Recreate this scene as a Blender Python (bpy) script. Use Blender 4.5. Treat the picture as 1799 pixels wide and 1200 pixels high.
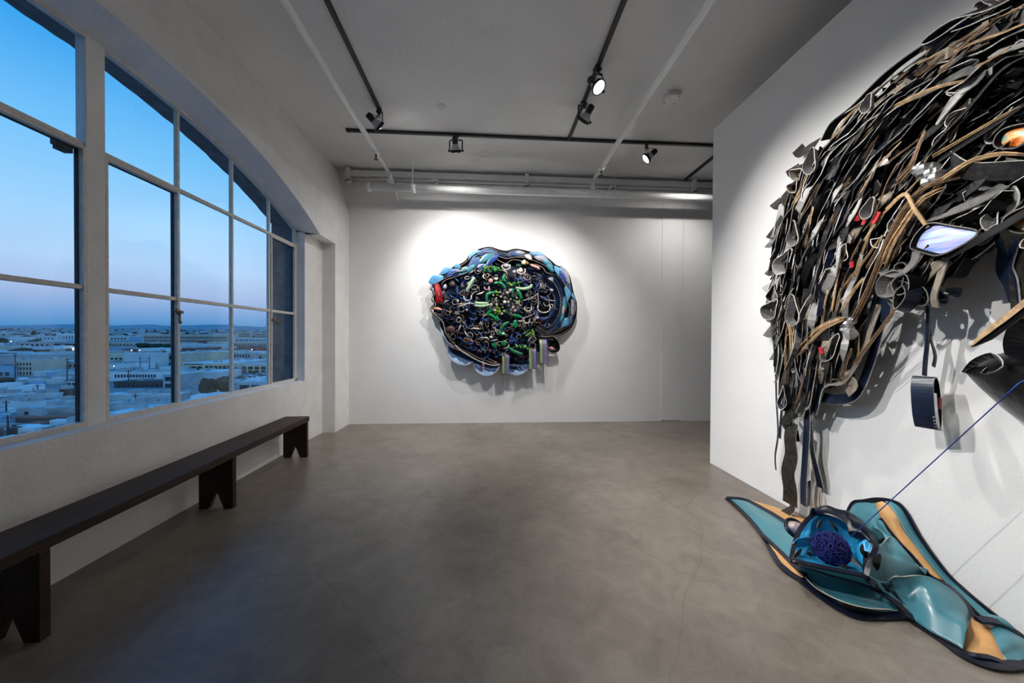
import bpy, bmesh, math, random
import numpy as np
from mathutils import Vector, Matrix, noise

for o in list(bpy.data.objects):
    bpy.data.objects.remove(o, do_unlink=True)
scene = bpy.context.scene
COL = scene.collection
PI = math.pi

# ------------------------------------------------------------------ camera
FPX = 616.2
CX, CY = 899.5, 600.0
CAMZ = 1.40
MROT = ((0.99794625, -0.00539167, -0.06382952),
        (0.00482245, 0.99994725, -0.00906849),
        (0.06387505, 0.00874205, 0.99791961))      # rows: right, down, forward in (X, down, Y)
def _w(r): return Vector((r[0], r[2], -r[1]))
RIGHT, DOWN, FWD = _w(MROT[0]), _w(MROT[1]), _w(MROT[2])
cam_data = bpy.data.cameras.new('camera')
cam_data.sensor_width = 36.0
cam_data.lens = FPX / 1799.0 * 36.0
cam_data.clip_start = 0.05
cam_data.clip_end = 20000
cam = bpy.data.objects.new('camera', cam_data)
COL.objects.link(cam)
m3 = Matrix((RIGHT, -DOWN, -FWD)).transposed()
cam.matrix_world = Matrix.Translation((0, 0, CAMZ)) @ m3.to_4x4()
scene.camera = cam
EYE = Vector((0, 0, CAMZ))

# ------------------------------------------------------------------ world: clear dusk sky, changes with elevation only
def srgb(r, g, b):
    def f(c):
        c /= 255.0
        return c / 12.92 if c <= 0.04045 else ((c + 0.055) / 1.055) ** 2.4
    return (f(r), f(g), f(b), 1.0)
world = bpy.data.worlds.new('dusk_sky')
scene.world = world
world.use_nodes = True
nt = world.node_tree
nt.nodes.clear()
wo = nt.nodes.new('ShaderNodeOutputWorld')
bg = nt.nodes.new('ShaderNodeBackground')
tc = nt.nodes.new('ShaderNodeTexCoord')
sep = nt.nodes.new('ShaderNodeSeparateXYZ')
ramp = nt.nodes.new('ShaderNodeValToRGB')
nt.links.new(tc.outputs['Generated'], sep.inputs[0])
nt.links.new(sep.outputs['Z'], ramp.inputs['Fac'])
nt.links.new(ramp.outputs['Color'], bg.inputs['Color'])
nt.links.new(bg.outputs[0], wo.inputs[0])
cr = ramp.color_ramp
stops = [(0.0, (62, 120, 176)), (0.018, (72, 138, 196)), (0.045, (118, 160, 212)), (0.085, (164, 186, 226)),
         (0.14, (176, 208, 244)), (0.22, (160, 210, 250)), (0.34, (118, 194, 248)), (0.48, (52, 160, 236)), (0.62, (30, 140, 224)), (1.0, (24, 122, 206))]
cr.elements[0].position = 0.0
cr.elements[0].color = srgb(*stops[0][1])
cr.elements[1].position = 1.0
cr.elements[1].color = srgb(*stops[-1][1])
for p, c in stops[1:-1]:
    e = cr.elements.new(p)
    e.color = srgb(*c)
bg.inputs['Strength'].default_value = 1.0

# ------------------------------------------------------------------ colour management
vs = scene.view_settings
scene.display_settings.display_device = 'sRGB'
vs.view_transform = 'Standard'
vs.look = 'None'
vs.exposure = 0.14
vs.gamma = 1.0
vs.use_curve_mapping = False

# lamp power of the gallery's track heads (each lamp is made with its head further down)
LAMP_W = 1.0

# ------------------------------------------------------------------ room measures
W1, W2, W3, WX = -2.265, -2.45, -2.58, -2.87     # pier face, parapet face, sash plane, outer face of the left wall
BACK, CEIL = 5.815, 4.10
RW, RW_END, RW_TOP = 2.50, 3.815, 3.76           # partition on the right
WIN_C = 2.52                                     # the arched window is symmetric about this Y
JAMB = 4.825
SILL = 0.822
SPRING = 2.765

def ray(px, py):
    return RIGHT * ((px - CX) / FPX) + DOWN * ((py - CY) / FPX) + FWD
def on_axis(ax, val, px, py):
    d = ray(px, py)
    return EYE + d * ((val - EYE[ax]) / d[ax])
def on_right(px, py, off=0.0): return on_axis(0, RW - off, px, py)
def on_back(px, py, off=0.0): return on_axis(1, BACK - off, px, py)
def on_floor(px, py, h=0.0): return on_axis(2, h, px, py)

# ------------------------------------------------------------------ materials
MATS = {}
def mat(name, col, rough=0.6, metal=0.0, spec=0.5, var=0.0, scale=8.0, bump=0.0, bscale=40.0, emit=None, estr=0.0, coat=0.0, col2=None, detail=4.0, sheen=0.0, stretch=None):
    if name in MATS: return MATS[name]
    m = bpy.data.materials.new(name)
    m.use_nodes = True
    n = m.node_tree
    b = n.nodes['Principled BSDF']
    c = tuple(col[:3]) + (1.0,)
    b.inputs['Base Color'].default_value = c
    b.inputs['Roughness'].default_value = rough
    b.inputs['Metallic'].default_value = metal
    b.inputs['Specular IOR Level'].default_value = spec
    if coat: 
        b.inputs['Coat Weight'].default_value = coat
        b.inputs['Coat Roughness'].default_value = 0.15
    if sheen: b.inputs['Sheen Weight'].default_value = sheen
    tco = None
    def coords():
        nonlocal tco
        if tco is None:
            t = n.nodes.new('ShaderNodeTexCoord')
            tco = t.outputs['Object']
            if stretch:
                mp = n.nodes.new('ShaderNodeMapping')
                mp.inputs['Scale'].default_value = stretch
                n.links.new(tco, mp.inputs[0])
                tco = mp.outputs[0]
        return tco
    if var > 0 or col2:
        nz = n.nodes.new('ShaderNodeTexNoise')
        nz.inputs['Scale'].default_value = scale
        nz.inputs['Detail'].default_value = detail
        n.links.new(coords(), nz.inputs['Vector'])
        r = n.nodes.new('ShaderNodeValToRGB')
        r.color_ramp.elements[0].position = 0.32
        r.color_ramp.elements[1].position = 0.68
        if col2:
            r.color_ramp.elements[0].color = c
            r.color_ramp.elements[1].color = tuple(col2[:3]) + (1.0,)
        else:
            r.color_ramp.elements[0].color = tuple(x * (1 - var) for x in c[:3]) + (1.0,)
            r.color_ramp.elements[1].color = tuple(min(1, x * (1 + var)) for x in c[:3]) + (1.0,)
        n.links.new(nz.outputs['Fac'], r.inputs['Fac'])
        n.links.new(r.outputs['Color'], b.inputs['Base Color'])
    if bump > 0:
        nb = n.nodes.new('ShaderNodeTexNoise')
        nb.inputs['Scale'].default_value = bscale
        nb.inputs['Detail'].default_value = 3.0
        n.links.new(coords(), nb.inputs['Vector'])
        bp = n.nodes.new('ShaderNodeBump')
        bp.inputs['Strength'].default_value = bump
        bp.inputs['Distance'].default_value = 0.01
        n.links.new(nb.outputs['Fac'], bp.inputs['Height'])
        n.links.new(bp.outputs[0], b.inputs['Normal'])
    if emit is not None:
        b.inputs['Emission Color'].default_value = tuple(emit[:3]) + (1.0,)
        b.inputs['Emission Strength'].default_value = estr
    MATS[name] = m
    return m

M_WALL = mat('white_plaster_paint', (0.78, 0.775, 0.77), 0.65, var=0.02, scale=3, bump=0.12, bscale=55)
M_LEFT = mat('painted_masonry', (0.76, 0.75, 0.74), 0.6, var=0.05, scale=5, bump=0.35, bscale=38)
M_CEIL = mat('textured_ceiling_paint', (0.74, 0.735, 0.73), 0.8, var=0.04, scale=2, bump=0.55, bscale=24)
M_PIPE = mat('white_pipe_enamel', (0.76, 0.76, 0.755), 0.38, var=0.04, scale=9)
M_BLACK = mat('black_powder_coat', (0.012, 0.012, 0.013), 0.45)
M_SASH = mat('old_cream_sash_paint', (0.66, 0.63, 0.59), 0.5, var=0.10, scale=30, bump=0.4, bscale=90)
M_SASHDARK = mat('weathered_dark_putty', (0.035, 0.04, 0.05), 0.8, var=0.4, scale=40)
M_OUTER = mat('weathered_outer_concrete', (0.11, 0.12, 0.135), 0.9, var=0.35, scale=9, bump=0.6, bscale=25)
M_BRASS = mat('aged_bronze', (0.30, 0.22, 0.12), 0.45, metal=0.8, var=0.2, scale=50)

def concrete_floor():
    m = bpy.data.materials.new('sealed_concrete')
    m.use_nodes = True
    n = m.node_tree; L = n.links
    b = n.nodes['Principled BSDF']
    t = n.nodes.new('ShaderNodeTexCoord')
    def nz(scale, detail, rough=0.6, dist=0.0):
        x = n.nodes.new('ShaderNodeTexNoise')
        x.inputs['Scale'].default_value = scale
        x.inputs['Detail'].default_value = detail
        x.inputs['Roughness'].default_value = rough
        x.inputs['Distortion'].default_value = dist
        L.new(t.outputs['Object'], x.inputs['Vector'])
        return x
    def rampn(src, p0, p1, c0, c1):
        r = n.nodes.new('ShaderNodeValToRGB')
        r.color_ramp.elements[0].position = p0; r.color_ramp.elements[1].position = p1
        r.color_ramp.elements[0].color = c0 + (1,); r.color_ramp.elements[1].color = c1 + (1,)
        L.new(src, r.inputs['Fac'])
        return r
    def mul(a, bb, fac=1.0):
        x = n.nodes.new('ShaderNodeMix'); x.data_type = 'RGBA'; x.blend_type = 'MULTIPLY'
        x.inputs['Factor'].default_value = fac
        L.new(a, x.inputs['A']); L.new(bb, x.inputs['B'])
        return x.outputs['Result']
    big = rampn(nz(1.1, 5, 0.62, 0.4).outputs['Fac'], 0.3, 0.72, (0.150, 0.126, 0.104), (0.236, 0.204, 0.172))
    mid = rampn(nz(5.5, 8, 0.7, 0.8).outputs['Fac'], 0.30, 0.62, (0.70, 0.69, 0.68), (1.04, 1.04, 1.04))
    fine = rampn(nz(150, 3, 0.6).outputs['Fac'], 0.35, 0.65, (0.86, 0.86, 0.86), (1.06, 1.06, 1.05))
    spots = rampn(nz(1.7, 5, 0.6, 0.3).outputs['Fac'], 0.22, 0.42, (0.86, 0.83, 0.80), (1, 1, 1))
    vor = n.nodes.new('ShaderNodeTexVoronoi'); vor.voronoi_dimensions = '2D'; vor.feature = 'DISTANCE_TO_EDGE'; vor.inputs['Scale'].default_value = 0.55
    wob = nz(1.7, 4, 0.6)
    add = n.nodes.new('ShaderNodeMix'); add.data_type = 'RGBA'; add.blend_type = 'LINEAR_LIGHT'; add.inputs['Factor'].default_value = 0.07
    L.new(t.outputs['Object'], add.inputs['A']); L.new(wob.outputs['Color'], add.inputs['B'])
    L.new(add.outputs['Result'], vor.inputs['Vector'])
    crack = rampn(vor.outputs['Distance'], 0.0012, 0.004, (0.82, 0.80, 0.78), (1, 1, 1))
    c = mul(big.outputs[0], mid.outputs[0]); c = mul(c, fine.outputs[0]); c = mul(c, spots.outputs[0]); c = mul(c, crack.outputs[0])
    L.new(c, b.inputs['Base Color'])
    rr = rampn(nz(3.2, 6, 0.65).outputs['Fac'], 0.3, 0.7, (0.285, 0.285, 0.285), (0.40, 0.40, 0.40))
    L.new(rr.outputs[0], b.inputs['Roughness'])
    b.inputs['Specular IOR Level'].default_value = 0.55
    bp = n.nodes.new('ShaderNodeBump'); bp.inputs['Strength'].default_value = 0.06; bp.inputs['Distance'].default_value = 0.01
    L.new(nz(45, 5, 0.6).outputs['Fac'], bp.inputs['Height']); L.new(bp.outputs[0], b.inputs['Normal'])
    return m
M_FLOOR = concrete_floor()

def glass_mat():
    m = bpy.data.materials.new('old_window_glass')
    m.use_nodes = True
    n = m.node_tree; L = n.links
    n.nodes.clear()
    o = n.nodes.new('ShaderNodeOutputMaterial')
    mix = n.nodes.new('ShaderNodeMixShader')
    tr = n.nodes.new('ShaderNodeBsdfTransparent'); tr.inputs[0].default_value = (0.965, 0.985, 0.99, 1)
    gl = n.nodes.new('ShaderNodeBsdfGlossy'); gl.inputs['Roughness'].default_value = 0.02
    lw = n.nodes.new('ShaderNodeLayerWeight'); lw.inputs['Blend'].default_value = 0.5
    pw = n.nodes.new('ShaderNodeMath'); pw.operation = 'POWER'; pw.inputs[1].default_value = 4.0
    L.new(lw.outputs['Facing'], pw.inputs[0])
    fr = n.nodes.new('ShaderNodeMath'); fr.operation = 'MULTIPLY_ADD'; fr.inputs[1].default_value = 0.30; fr.inputs[2].default_value = 0.022
    L.new(pw.outputs[0], fr.inputs[0])
    t = n.nodes.new('ShaderNodeTexCoord')
    nz = n.nodes.new('ShaderNodeTexNoise'); nz.inputs['Scale'].default_value = 2.5
    bp = n.nodes.new('ShaderNodeBump'); bp.inputs['Strength'].default_value = 0.03; bp.inputs['Distance'].default_value = 0.01
    L.new(t.outputs['Object'], nz.inputs['Vector']); L.new(nz.outputs['Fac'], bp.inputs['Height'])
    L.new(bp.outputs[0], gl.inputs['Normal'])
    L.new(fr.outputs[0], mix.inputs[0]); L.new(tr.outputs[0], mix.inputs[1]); L.new(gl.outputs[0], mix.inputs[2])
    L.new(mix.outputs[0], o.inputs[0])
    return m
M_GLASS = glass_mat()

# ------------------------------------------------------------------ builders
class MB:
    def __init__(s): s.v, s.f, s.mi = [], [], []
    def add(s, verts, faces, mi=0):
        k = len(s.v)
        s.v += [tuple(v) for v in verts]
        for i, f in enumerate(faces):
            s.f.append([k + j for j in f])
            s.mi.append(mi[i] if isinstance(mi, (list, tuple)) else mi)
        return s
    def box(s, x0, x1, y0, y1, z0, z1, mi=0):
        v = [(x0,y0,z0),(x1,y0,z0),(x1,y1,z0),(x0,y1,z0),(x0,y0,z1),(x1,y0,z1),(x1,y1,z1),(x0,y1,z1)]
        return s.add(v, [(3,2,1,0),(4,5,6,7),(0,1,5,4),(1,2,6,5),(2,3,7,6),(3,0,4,7)], mi)
    def quad(s, a, b, c, d, mi=0): return s.add([a,b,c,d], [(0,1,2,3)], mi)
    def bar(s, a, b, w, h, up=(0,0,1), mi=0):
        a, b = Vector(a), Vector(b); t = (b - a).normalized(); u = Vector(up)
        if abs(t.dot(u)) > 0.98: u = Vector((1,0,0))
        x = t.cross(u).normalized() * (w/2); y = x.cross(t).normalized() * (h/2)
        v = [a-x-y,a+x-y,a+x+y,a-x+y,b-x-y,b+x-y,b+x+y,b-x+y]
        return s.add(v, [(3,2,1,0),(4,5,6,7),(0,1,5,4),(1,2,6,5),(2,3,7,6),(3,0,4,7)], mi)
    def tube(s, pts, r, n=10, closed=False, mi=0, cap=True):
        pts = [Vector(p) for p in pts]; k = len(pts)
        rs = r if isinstance(r, (list, tuple)) else [r]*k
        V = []; prev = None
        for i, p in enumerate(pts):
            if closed: t = (pts[(i+1)%k] - pts[i-1])
            else: t = pts[min(i+1,k-1)] - pts[max(i-1,0)]
            if t.length < 1e-9: t = Vector((0,0,1))
            t.normalize()
            if prev is None:
                u = t.orthogonal().normalized()
            else:
                u = prev - t * prev.dot(t)
                u = u.normalized() if u.length > 1e-6 else t.orthogonal().normalized()
            prev = u; w = t.cross(u)
            for j in range(n):
                a = 2*PI*j/n
                V.append(p + (u*math.cos(a) + w*math.sin(a))*rs[i])
        F = []
        for i in range(k if closed else k-1):
            i2 = (i+1) % k
            for j in range(n):
                j2 = (j+1) % n
                F.append((i*n+j, i*n+j2, i2*n+j2, i2*n+j))
        if cap and not closed:
            F.append(tuple(range(n-1,-1,-1))); F.append(tuple((k-1)*n+j for j in range(n)))
        return s.add(V, F, mi)
    def lathe(s, a, axis, prof, n=16, mi=0):
        a = Vector(a); t = Vector(axis).normalized(); u = t.orthogonal().normalized(); w = t.cross(u)
        V, F = [], []
        for (r, h) in prof:
            for j in range(n):
                an = 2*PI*j/n
                V.append(a + t*h + (u*math.cos(an)+w*math.sin(an))*max(r,1e-4))
        for i in range(len(prof)-1):
            for j in range(n):
                j2=(j+1)%n
                F.append((i*n+j, i*n+j2, (i+1)*n+j2, (i+1)*n+j))
        F.append(tuple(range(n-1,-1,-1))); F.append(tuple((len(prof)-1)*n+j for j in range(n)))
        return s.add(V, F, mi)
    def ball(s, c, r, seg=8, rings=6, sq=(1,1,1), mi=0, rnd=None):
        c = Vector(c); V=[]; F=[]
        V.append(c+Vector((0,0,r*sq[2])))
        for i in range(1,rings):
            ph=PI*i/rings
            for j in range(seg):
                th=2*PI*j/seg
                d=Vector((math.sin(ph)*math.cos(th)*sq[0],math.sin(ph)*math.sin(th)*sq[1],math.cos(ph)*sq[2]))
                V.append(c+d*r*(1 if rnd is None else rnd.uniform(.75,1.2)))
        V.append(c-Vector((0,0,r*sq[2])))
        for j in range(seg): F.append((0,1+j,1+(j+1)%seg))
        for i in range(rings-2):
            for j in range(seg):
                a0=1+i*seg+j; a1=1+i*seg+(j+1)%seg
                F.append((a0,a0+seg,a1+seg,a1))
        e=len(V)-1; b0=1+(rings-2)*seg
        for j in range(seg): F.append((e,b0+(j+1)%seg,b0+j))
        return s.add(V,F,mi)
    def build(s, name, mats, parent=None, smooth=False, label=None):
        me = bpy.data.meshes.new(name)
        me.from_pydata(s.v, [], s.f)
        for m in (mats if isinstance(mats, (list, tuple)) else [mats]): me.materials.append(m)
        if any(s.mi): me.polygons.foreach_set('material_index', s.mi)
        if smooth: me.polygons.foreach_set('use_smooth', [True]*len(me.polygons))
        me.update()
        o = bpy.data.objects.new(name, me)
        COL.objects.link(o)
        if parent is not None:
            o.parent = parent
            o.location = -world_loc(parent)
        if label: o['label'] = label
        return o
def world_loc(o):
    p = o.location.copy()
    if o.parent is not None: p = p + world_loc(o.parent)
    return p
def tag(o, label, cat, group=None, kind=None):
    o['label'] = label
    if kind != 'structure' or cat: o['category'] = cat
    if group: o['group'] = group
    if kind: o['kind'] = kind
    return o
def thing(name, loc, label, cat, group=None, kind=None):
    o = bpy.data.objects.new(name, None)
    o.empty_display_size = 0.1
    COL.objects.link(o); o.location = loc
    return tag(o, label, cat, group, kind)
def bevel(o, w, seg=2):
    b = o.modifiers.new('bevel', 'BEVEL'); b.width = w; b.segments = seg; b.limit_method = 'ANGLE'
    return o
def smooth_path(pts, n, closed=False):
    """Catmull-Rom resample of a list of tuples or vectors of any length."""
    P = [np.array(p, float) for p in pts]; k = len(P); out = []
    segs = k if closed else k-1
    for q in range(n):
        u = q/(n if closed else n-1)*segs
        i = min(int(u), segs-1); t = u - i
        if closed: p0,p1,p2,p3 = P[(i-1)%k],P[i%k],P[(i+1)%k],P[(i+2)%k]
        else: p0,p1,p2,p3 = P[max(i-1,0)],P[i],P[i+1],P[min(i+2,k-1)]
        out.append(0.5*((2*p1)+(-p0+p2)*t+(2*p0-5*p1+4*p2-p3)*t*t+(-p0+3*p1-3*p2+p3)*t**3))
    return out

# ================================================================== the room
def arch_in(y):   # arch on the room side (pier face)
    return 3.335 - (5.13 - math.sqrt(max(5.13**2 - (y-WIN_C)**2, 0)))
def arch_fr(y):   # arch on the sash plane
    return 3.31 - (5.62 - math.sqrt(max(5.62**2 - (y-WIN_C)**2, 0)))
XR, YN = 7.2, -11.0        # far right and rear limits of the gallery

o = MB().box(-2.6, XR, YN, BACK+0.1, -0.15, 0.0).build('floor', M_FLOOR)
tag(o, 'worn sealed grey-brown concrete floor of the gallery', None, kind='structure')
o = MB().box(-2.6, XR, YN, BACK+0.1, CEIL, CEIL+0.15).build('ceiling', M_CEIL)
tag(o, 'white textured plaster ceiling', None, kind='structure')
wb = MB().box(-2.6, XR, BACK, BACK+0.15, 0, CEIL).build('wall_back', M_WALL)
tag(wb, 'white back wall holding the round artwork', None, kind='structure')
pz = on_back(1162, 356)
MB().box(on_back(1162, 560).x, on_back(1198, 560).x, BACK-0.006, BACK, 0.015, pz.z).build('panel', M_WALL, wb)
MB().box(on_back(1198.6, 560).x, XR, BACK-0.009, BACK, 0.0, pz.z+0.06).build('panel', M_WALL, wb)
# partition that carries the black artwork
o = bevel(MB().box(RW, RW+0.16, YN, RW_END, 0, RW_TOP).build('wall_right', M_WALL), 0.004)
tag(o, 'white freestanding partition wall carrying the black strip artwork', None, kind='structure')
o = MB().box(-2.6, XR, YN-0.15, YN, 0, CEIL).build('wall_rear', M_WALL); tag(o, 'white rear wall behind the viewer', None, kind='structure')
o = MB().box(XR, XR+0.15, YN, BACK, 0, CEIL).build('wall_far_right', M_WALL); tag(o, 'white wall beyond the partition', None, kind='structure')

# left wall with the arched window niche
b = MB()
y0, y1 = 2*WIN_C-JAMB, JAMB                     # sash opening
p0, p1 = 2*WIN_C-5.31, 5.31                     # niche between the piers
a0, a1 = 2*WIN_C-4.862, 4.862                   # arch opening on the pier face
EDGE = 3.35
def yz(x, ya, yb, za, zb): b.quad((x,ya,za),(x,yb,za),(x,yb,zb),(x,ya,zb))
yz(W2, p0, p1, 0, SILL); yz(W2, y1, p1, SILL, SPRING+.01); yz(W2, p0, y0, SILL, SPRING+.01)       # parapet and niche sides
for ys, d in ((p1, 1), (p0, -1)):
    b.quad((W2,ys,0),(W1,ys,0),(W1,ys,SPRING+.01),(W2,ys,SPRING+.01))                            # pier returns
yz(W1, p1, BACK, 0, EDGE); yz(W1, YN, p0, 0, EDGE)
for ya, yb in ((a1, p1), (p0, a0)):
    yz(W1, ya, yb, SPRING+.01, EDGE); b.quad((W1,ya,SPRING+.01),(W1,yb,SPRING+.01),(W3-.02,yb,SPRING+.01),(W3-.02,ya,SPRING+.01))
N = 48
for i in range(N):
    ya, yb = a0+(a1-a0)*i/N, a0+(a1-a0)*(i+1)/N
    za, zb = arch_in(ya), arch_in(yb)
    b.quad((W1,ya,za),(W1,yb,zb),(W1,yb,EDGE),(W1,ya,EDGE))
    fa = min(max(ya,y0),y1); fb = min(max(yb,y0),y1)
    b.quad((W1,ya,za),(W1,yb,zb),(W3-.03,fb,max(arch_fr(fb),SPRING-.02)),(W3-.03,fa,max(arch_fr(fa),SPRING-.02)))
b.quad((W1,YN,EDGE),(W1,BACK,EDGE),(W2,BACK,CEIL),(W2,YN,CEIL))                                   # sloping top
for ys in (y0, y1):
    b.quad((W2,ys,SILL),(W3-.03,ys,SILL),(W3-.03,ys,SPRING+.03),(W2,ys,SPRING+.03))               # jambs
b.quad((W2,y0,SILL-.004),(W2,y1,SILL-.004),(W3-.03,y1,SILL+.008),(W3-.03,y0,SILL+.008))           # sill
wl = b.build('wall_left', M_LEFT)
tag(wl, 'white painted masonry wall with a wide arched window niche', None, kind='structure')
# outer masonry beyond the glass
b = MB()
rn = random.Random(4)
X4 = W3-.03
for ys in (y0, y1):
    s = 1 if ys > WIN_C else -1
    zs = [SILL-.3+ (3.0-SILL+.3)*i/14 for i in range(15)]
    for i in range(14):
        j0 = ys - s*(0.006+0.012*noise.noise((0,zs[i]*3,s))); j1 = ys - s*(0.006+0.012*noise.noise((0,zs[i+1]*3,s)))
        b.quad((X4,ys,zs[i]),(X4,ys,zs[i+1]),(WX,j1,zs[i+1]),(WX,j0,zs[i]))
for i in range(60):
    ya, yb = y0+(y1-y0)*i/60, y0+(y1-y0)*(i+1)/60
    za, zb = arch_fr(ya)+.085-.012*(1+noise.noise((ya*9,0,0))), arch_fr(yb)+.085-.012*(1+noise.noise((yb*9,0,0)))
    b.quad((X4,ya,arch_fr(ya)),(X4,yb,arch_fr(yb)),(WX,yb,zb),(WX,ya,za))
    b.quad((WX,ya,za),(WX,yb,zb),(WX,yb,4.4),(WX,ya,4.4))
    b.quad((X4,ya,arch_fr(ya)),(X4,yb,arch_fr(yb)),(X4,yb,4.4),(X4,ya,4.4))
b.quad((X4,y0,SILL-.02),(X4,y1,SILL-.02),(WX,y1,SILL-.07),(WX,y0,SILL-.07))
for (ya, yb) in ((YN, y0), (y1, BACK+.15)): b.box(WX, WX+.12, ya, yb, -.3, 4.4)
b.box(WX, WX+.12, y0, y1, -.3, SILL-.07)
b.box(WX, -2.4, YN-.15, YN, -.3, 4.4); b.box(WX, -2.4, BACK+.02, BACK+.15, -.3, 4.4); b.box(WX,-2.4,YN,BACK+.1,4.25,4.4); b.box(WX,-2.4,YN,BACK+.1,-.3,-.15)
o = b.build('wall_outer', M_OUTER)
tag(o, 'dark weathered concrete reveal outside the arched window', None, kind='structure')

# ------------------------------------------------------------------ window
win = thing('window_1', (W3, WIN_C, SILL), 'wide arched steel-sash window looking over the city', None, kind='structure')
TR = [1.71, 2.612]                               # transom heights
MU = [3.075, 3.685, 4.275]                        # mullions on the right half
mus = MU + [2*2.453-v for v in MU]
PW = 0.056                                       # half width of the centre post
PC = 2.453                                       # the post stands a little off the arch centre
d0, d1 = W3-.016, W3+.014
def archbar(name, ya, yb, h, xa, xb, m):
    b = MB(); N = 40; V = []
    for i in range(N+1):
        y = ya+(yb-ya)*i/N; z = arch_fr(y)
        V += [(xa,y,z-h),(xb,y,z-h),(xb,y,z+.02),(xa,y,z+.02)]
    F = []
    for i in range(N):
        for j in range(4): F.append((4*i+j,4*i+(j+1)%4,4*i+4+(j+1)%4,4*i+4+j))
    return b.add(V, F).build(name, m, win)
archbar('arch_frame', y0, y1, 0.022, d0, d1+.012, M_SASH)
post = bevel(MB().box(d0-.02, d1+.014, PC-PW, PC+PW, SILL, arch_fr(WIN_C)).build('centre_post', M_LEFT, win), .004)
MB().box(d0, d1+.012, y0, y1, SILL-.005, SILL+.028).build('sill_frame', M_SASH, win)
for ys, s in ((y0,1),(y1,-1)):
    MB().box(d0, d1+.012, min(ys,ys+s*.03), max(ys,ys+s*.03), SILL, arch_fr(ys)).build('jamb_frame', M_SASH, win)
for v in mus:
    m_ = bevel(MB().box(d0, d1, v-.0135, v+.0135, SILL+.02, arch_fr(v)).build('mullion', M_SASH, win), .004)
for z in TR:
    for ya, yb in ((y0+.02, PC-PW), (PC+PW, y1-.02)):
        bevel(MB().box(d0, d1+.006, ya, yb, z-.015, z+.015).build('transom', M_SASH, win), .004)
def casement(ya, yb, za, zb):
    # inner frame of an opening sash: four bars with dark putty edge outside
    w = .017
    b = MB()
    b.box(d1-.012, d1+.014, ya, ya+w, za, zb); b.box(d1-.012, d1+.014, yb-w, yb, za, zb)
    b.box(d1-.012, d1+.014, ya+w, yb-w, za, za+w); b.box(d1-.012, d1+.014, ya+w, yb-w, zb-w, zb)
    c = b.build('casement', M_SASH, win)
    b = MB(); e = .007
    b.box(d0-.004, d1-.013, ya+w, ya+w+e, za+w, zb-w); b.box(d0-.004, d1-.013, yb-w-e, yb-w, za+w, zb-w); b.box(d0-.004, d1-.013, ya+w, yb-w, zb-w-e, zb-w)
    b.build('putty_edge', M_SASHDARK, c)
    return c
casement(PC+PW, MU[0]-.012, SILL+.02, TR[1]-.018)
casement(2*PC-MU[0]+.012, PC-PW, SILL+.02, TR[1]-.018)
cs = casement(MU[2]+.012, JAMB-.028, SILL+.02, TR[1]-.018)
# glass panes
def pane(ya, yb, za, zb):
    b = MB(); N = 8; x0_, x1_ = W3-.004, W3
    if zb is None:
        T = [(ya+(yb-ya)*i/N, arch_fr(ya+(yb-ya)*i/N)-.015) for i in range(N+1)]
    else:
        T = [(ya, zb), (yb, zb)]
    ring = [(ya, za)] + [(yb, za)] + T[::-1]
    k = len(ring)
    V = [(x0_,y,z) for y,z in ring] + [(x1_,y,z) for y,z in ring]
    F = [tuple(range(k)), tuple(range(2*k-1,k-1,-1))] + [(i,(i+1)%k,k+(i+1)%k,k+i) for i in range(k)]
    return b.add(V, F).build('pane', M_GLASS, win)
half = [PC+PW] + MU + [JAMB-.03]
left = [PC-PW] + [2*PC-v for v in MU] + [y0+.03]
for i in range(4):
    for (ya, yb) in ((half[i], half[i+1]), (left[i+1], left[i])):
        pane(ya+.01, yb-.01, SILL+.02, TR[0]); pane(ya+.01, yb-.01, TR[0], TR[1]); pane(ya+.01, yb-.01, TR[1], None)
# catches and stay on the opening sashes
def catch(y, z, s):
    b = MB()
    b.lathe((d1+.014, y, z), (1,0,0), [(.022,0),(.022,.012),(.012,.016),(.012,.04)], 10)
    b.tube([(d1+.05,y,z),(d1+.055,y-s*.03,z+.005),(d1+.06,y-s*.075,z+.012)], [.012,.012,.015], 8)
    b.tube([(d1+.03,y,z),(d1+.03,y,z-.06),(d1+.045,y-s*.012,z-.09)], [.009,.009,.012], 8)
    b.build('sash_catch', M_BRASS, win, smooth=True)
catch(MU[0]-.03, 1.60, 1)
b = MB(); b.lathe((d1+.014, MU[2]+.03, 1.605), (1,0,0), [(.02,0),(.02,.02),(.01,.035)], 10)
b.tube([(d1+.03,MU[2]+.03,1.605),(d1+.05,MU[2]+.085,1.59),(d1+.055,MU[2]+.13,1.545)], .008, 8)
b.build('sash_catch', M_BRASS, win, smooth=True)
b = MB(); hy = PC-PW-.06; b.box(d0-.05, d0, hy-.03, hy+.03, TR[1]-.075, TR[1]-.02); b.box(d0-.035, d0, hy-.055, hy-.03, TR[1]-.06, TR[1]-.02)
b.build('sash_hinge', M_SASHDARK, win)

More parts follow.
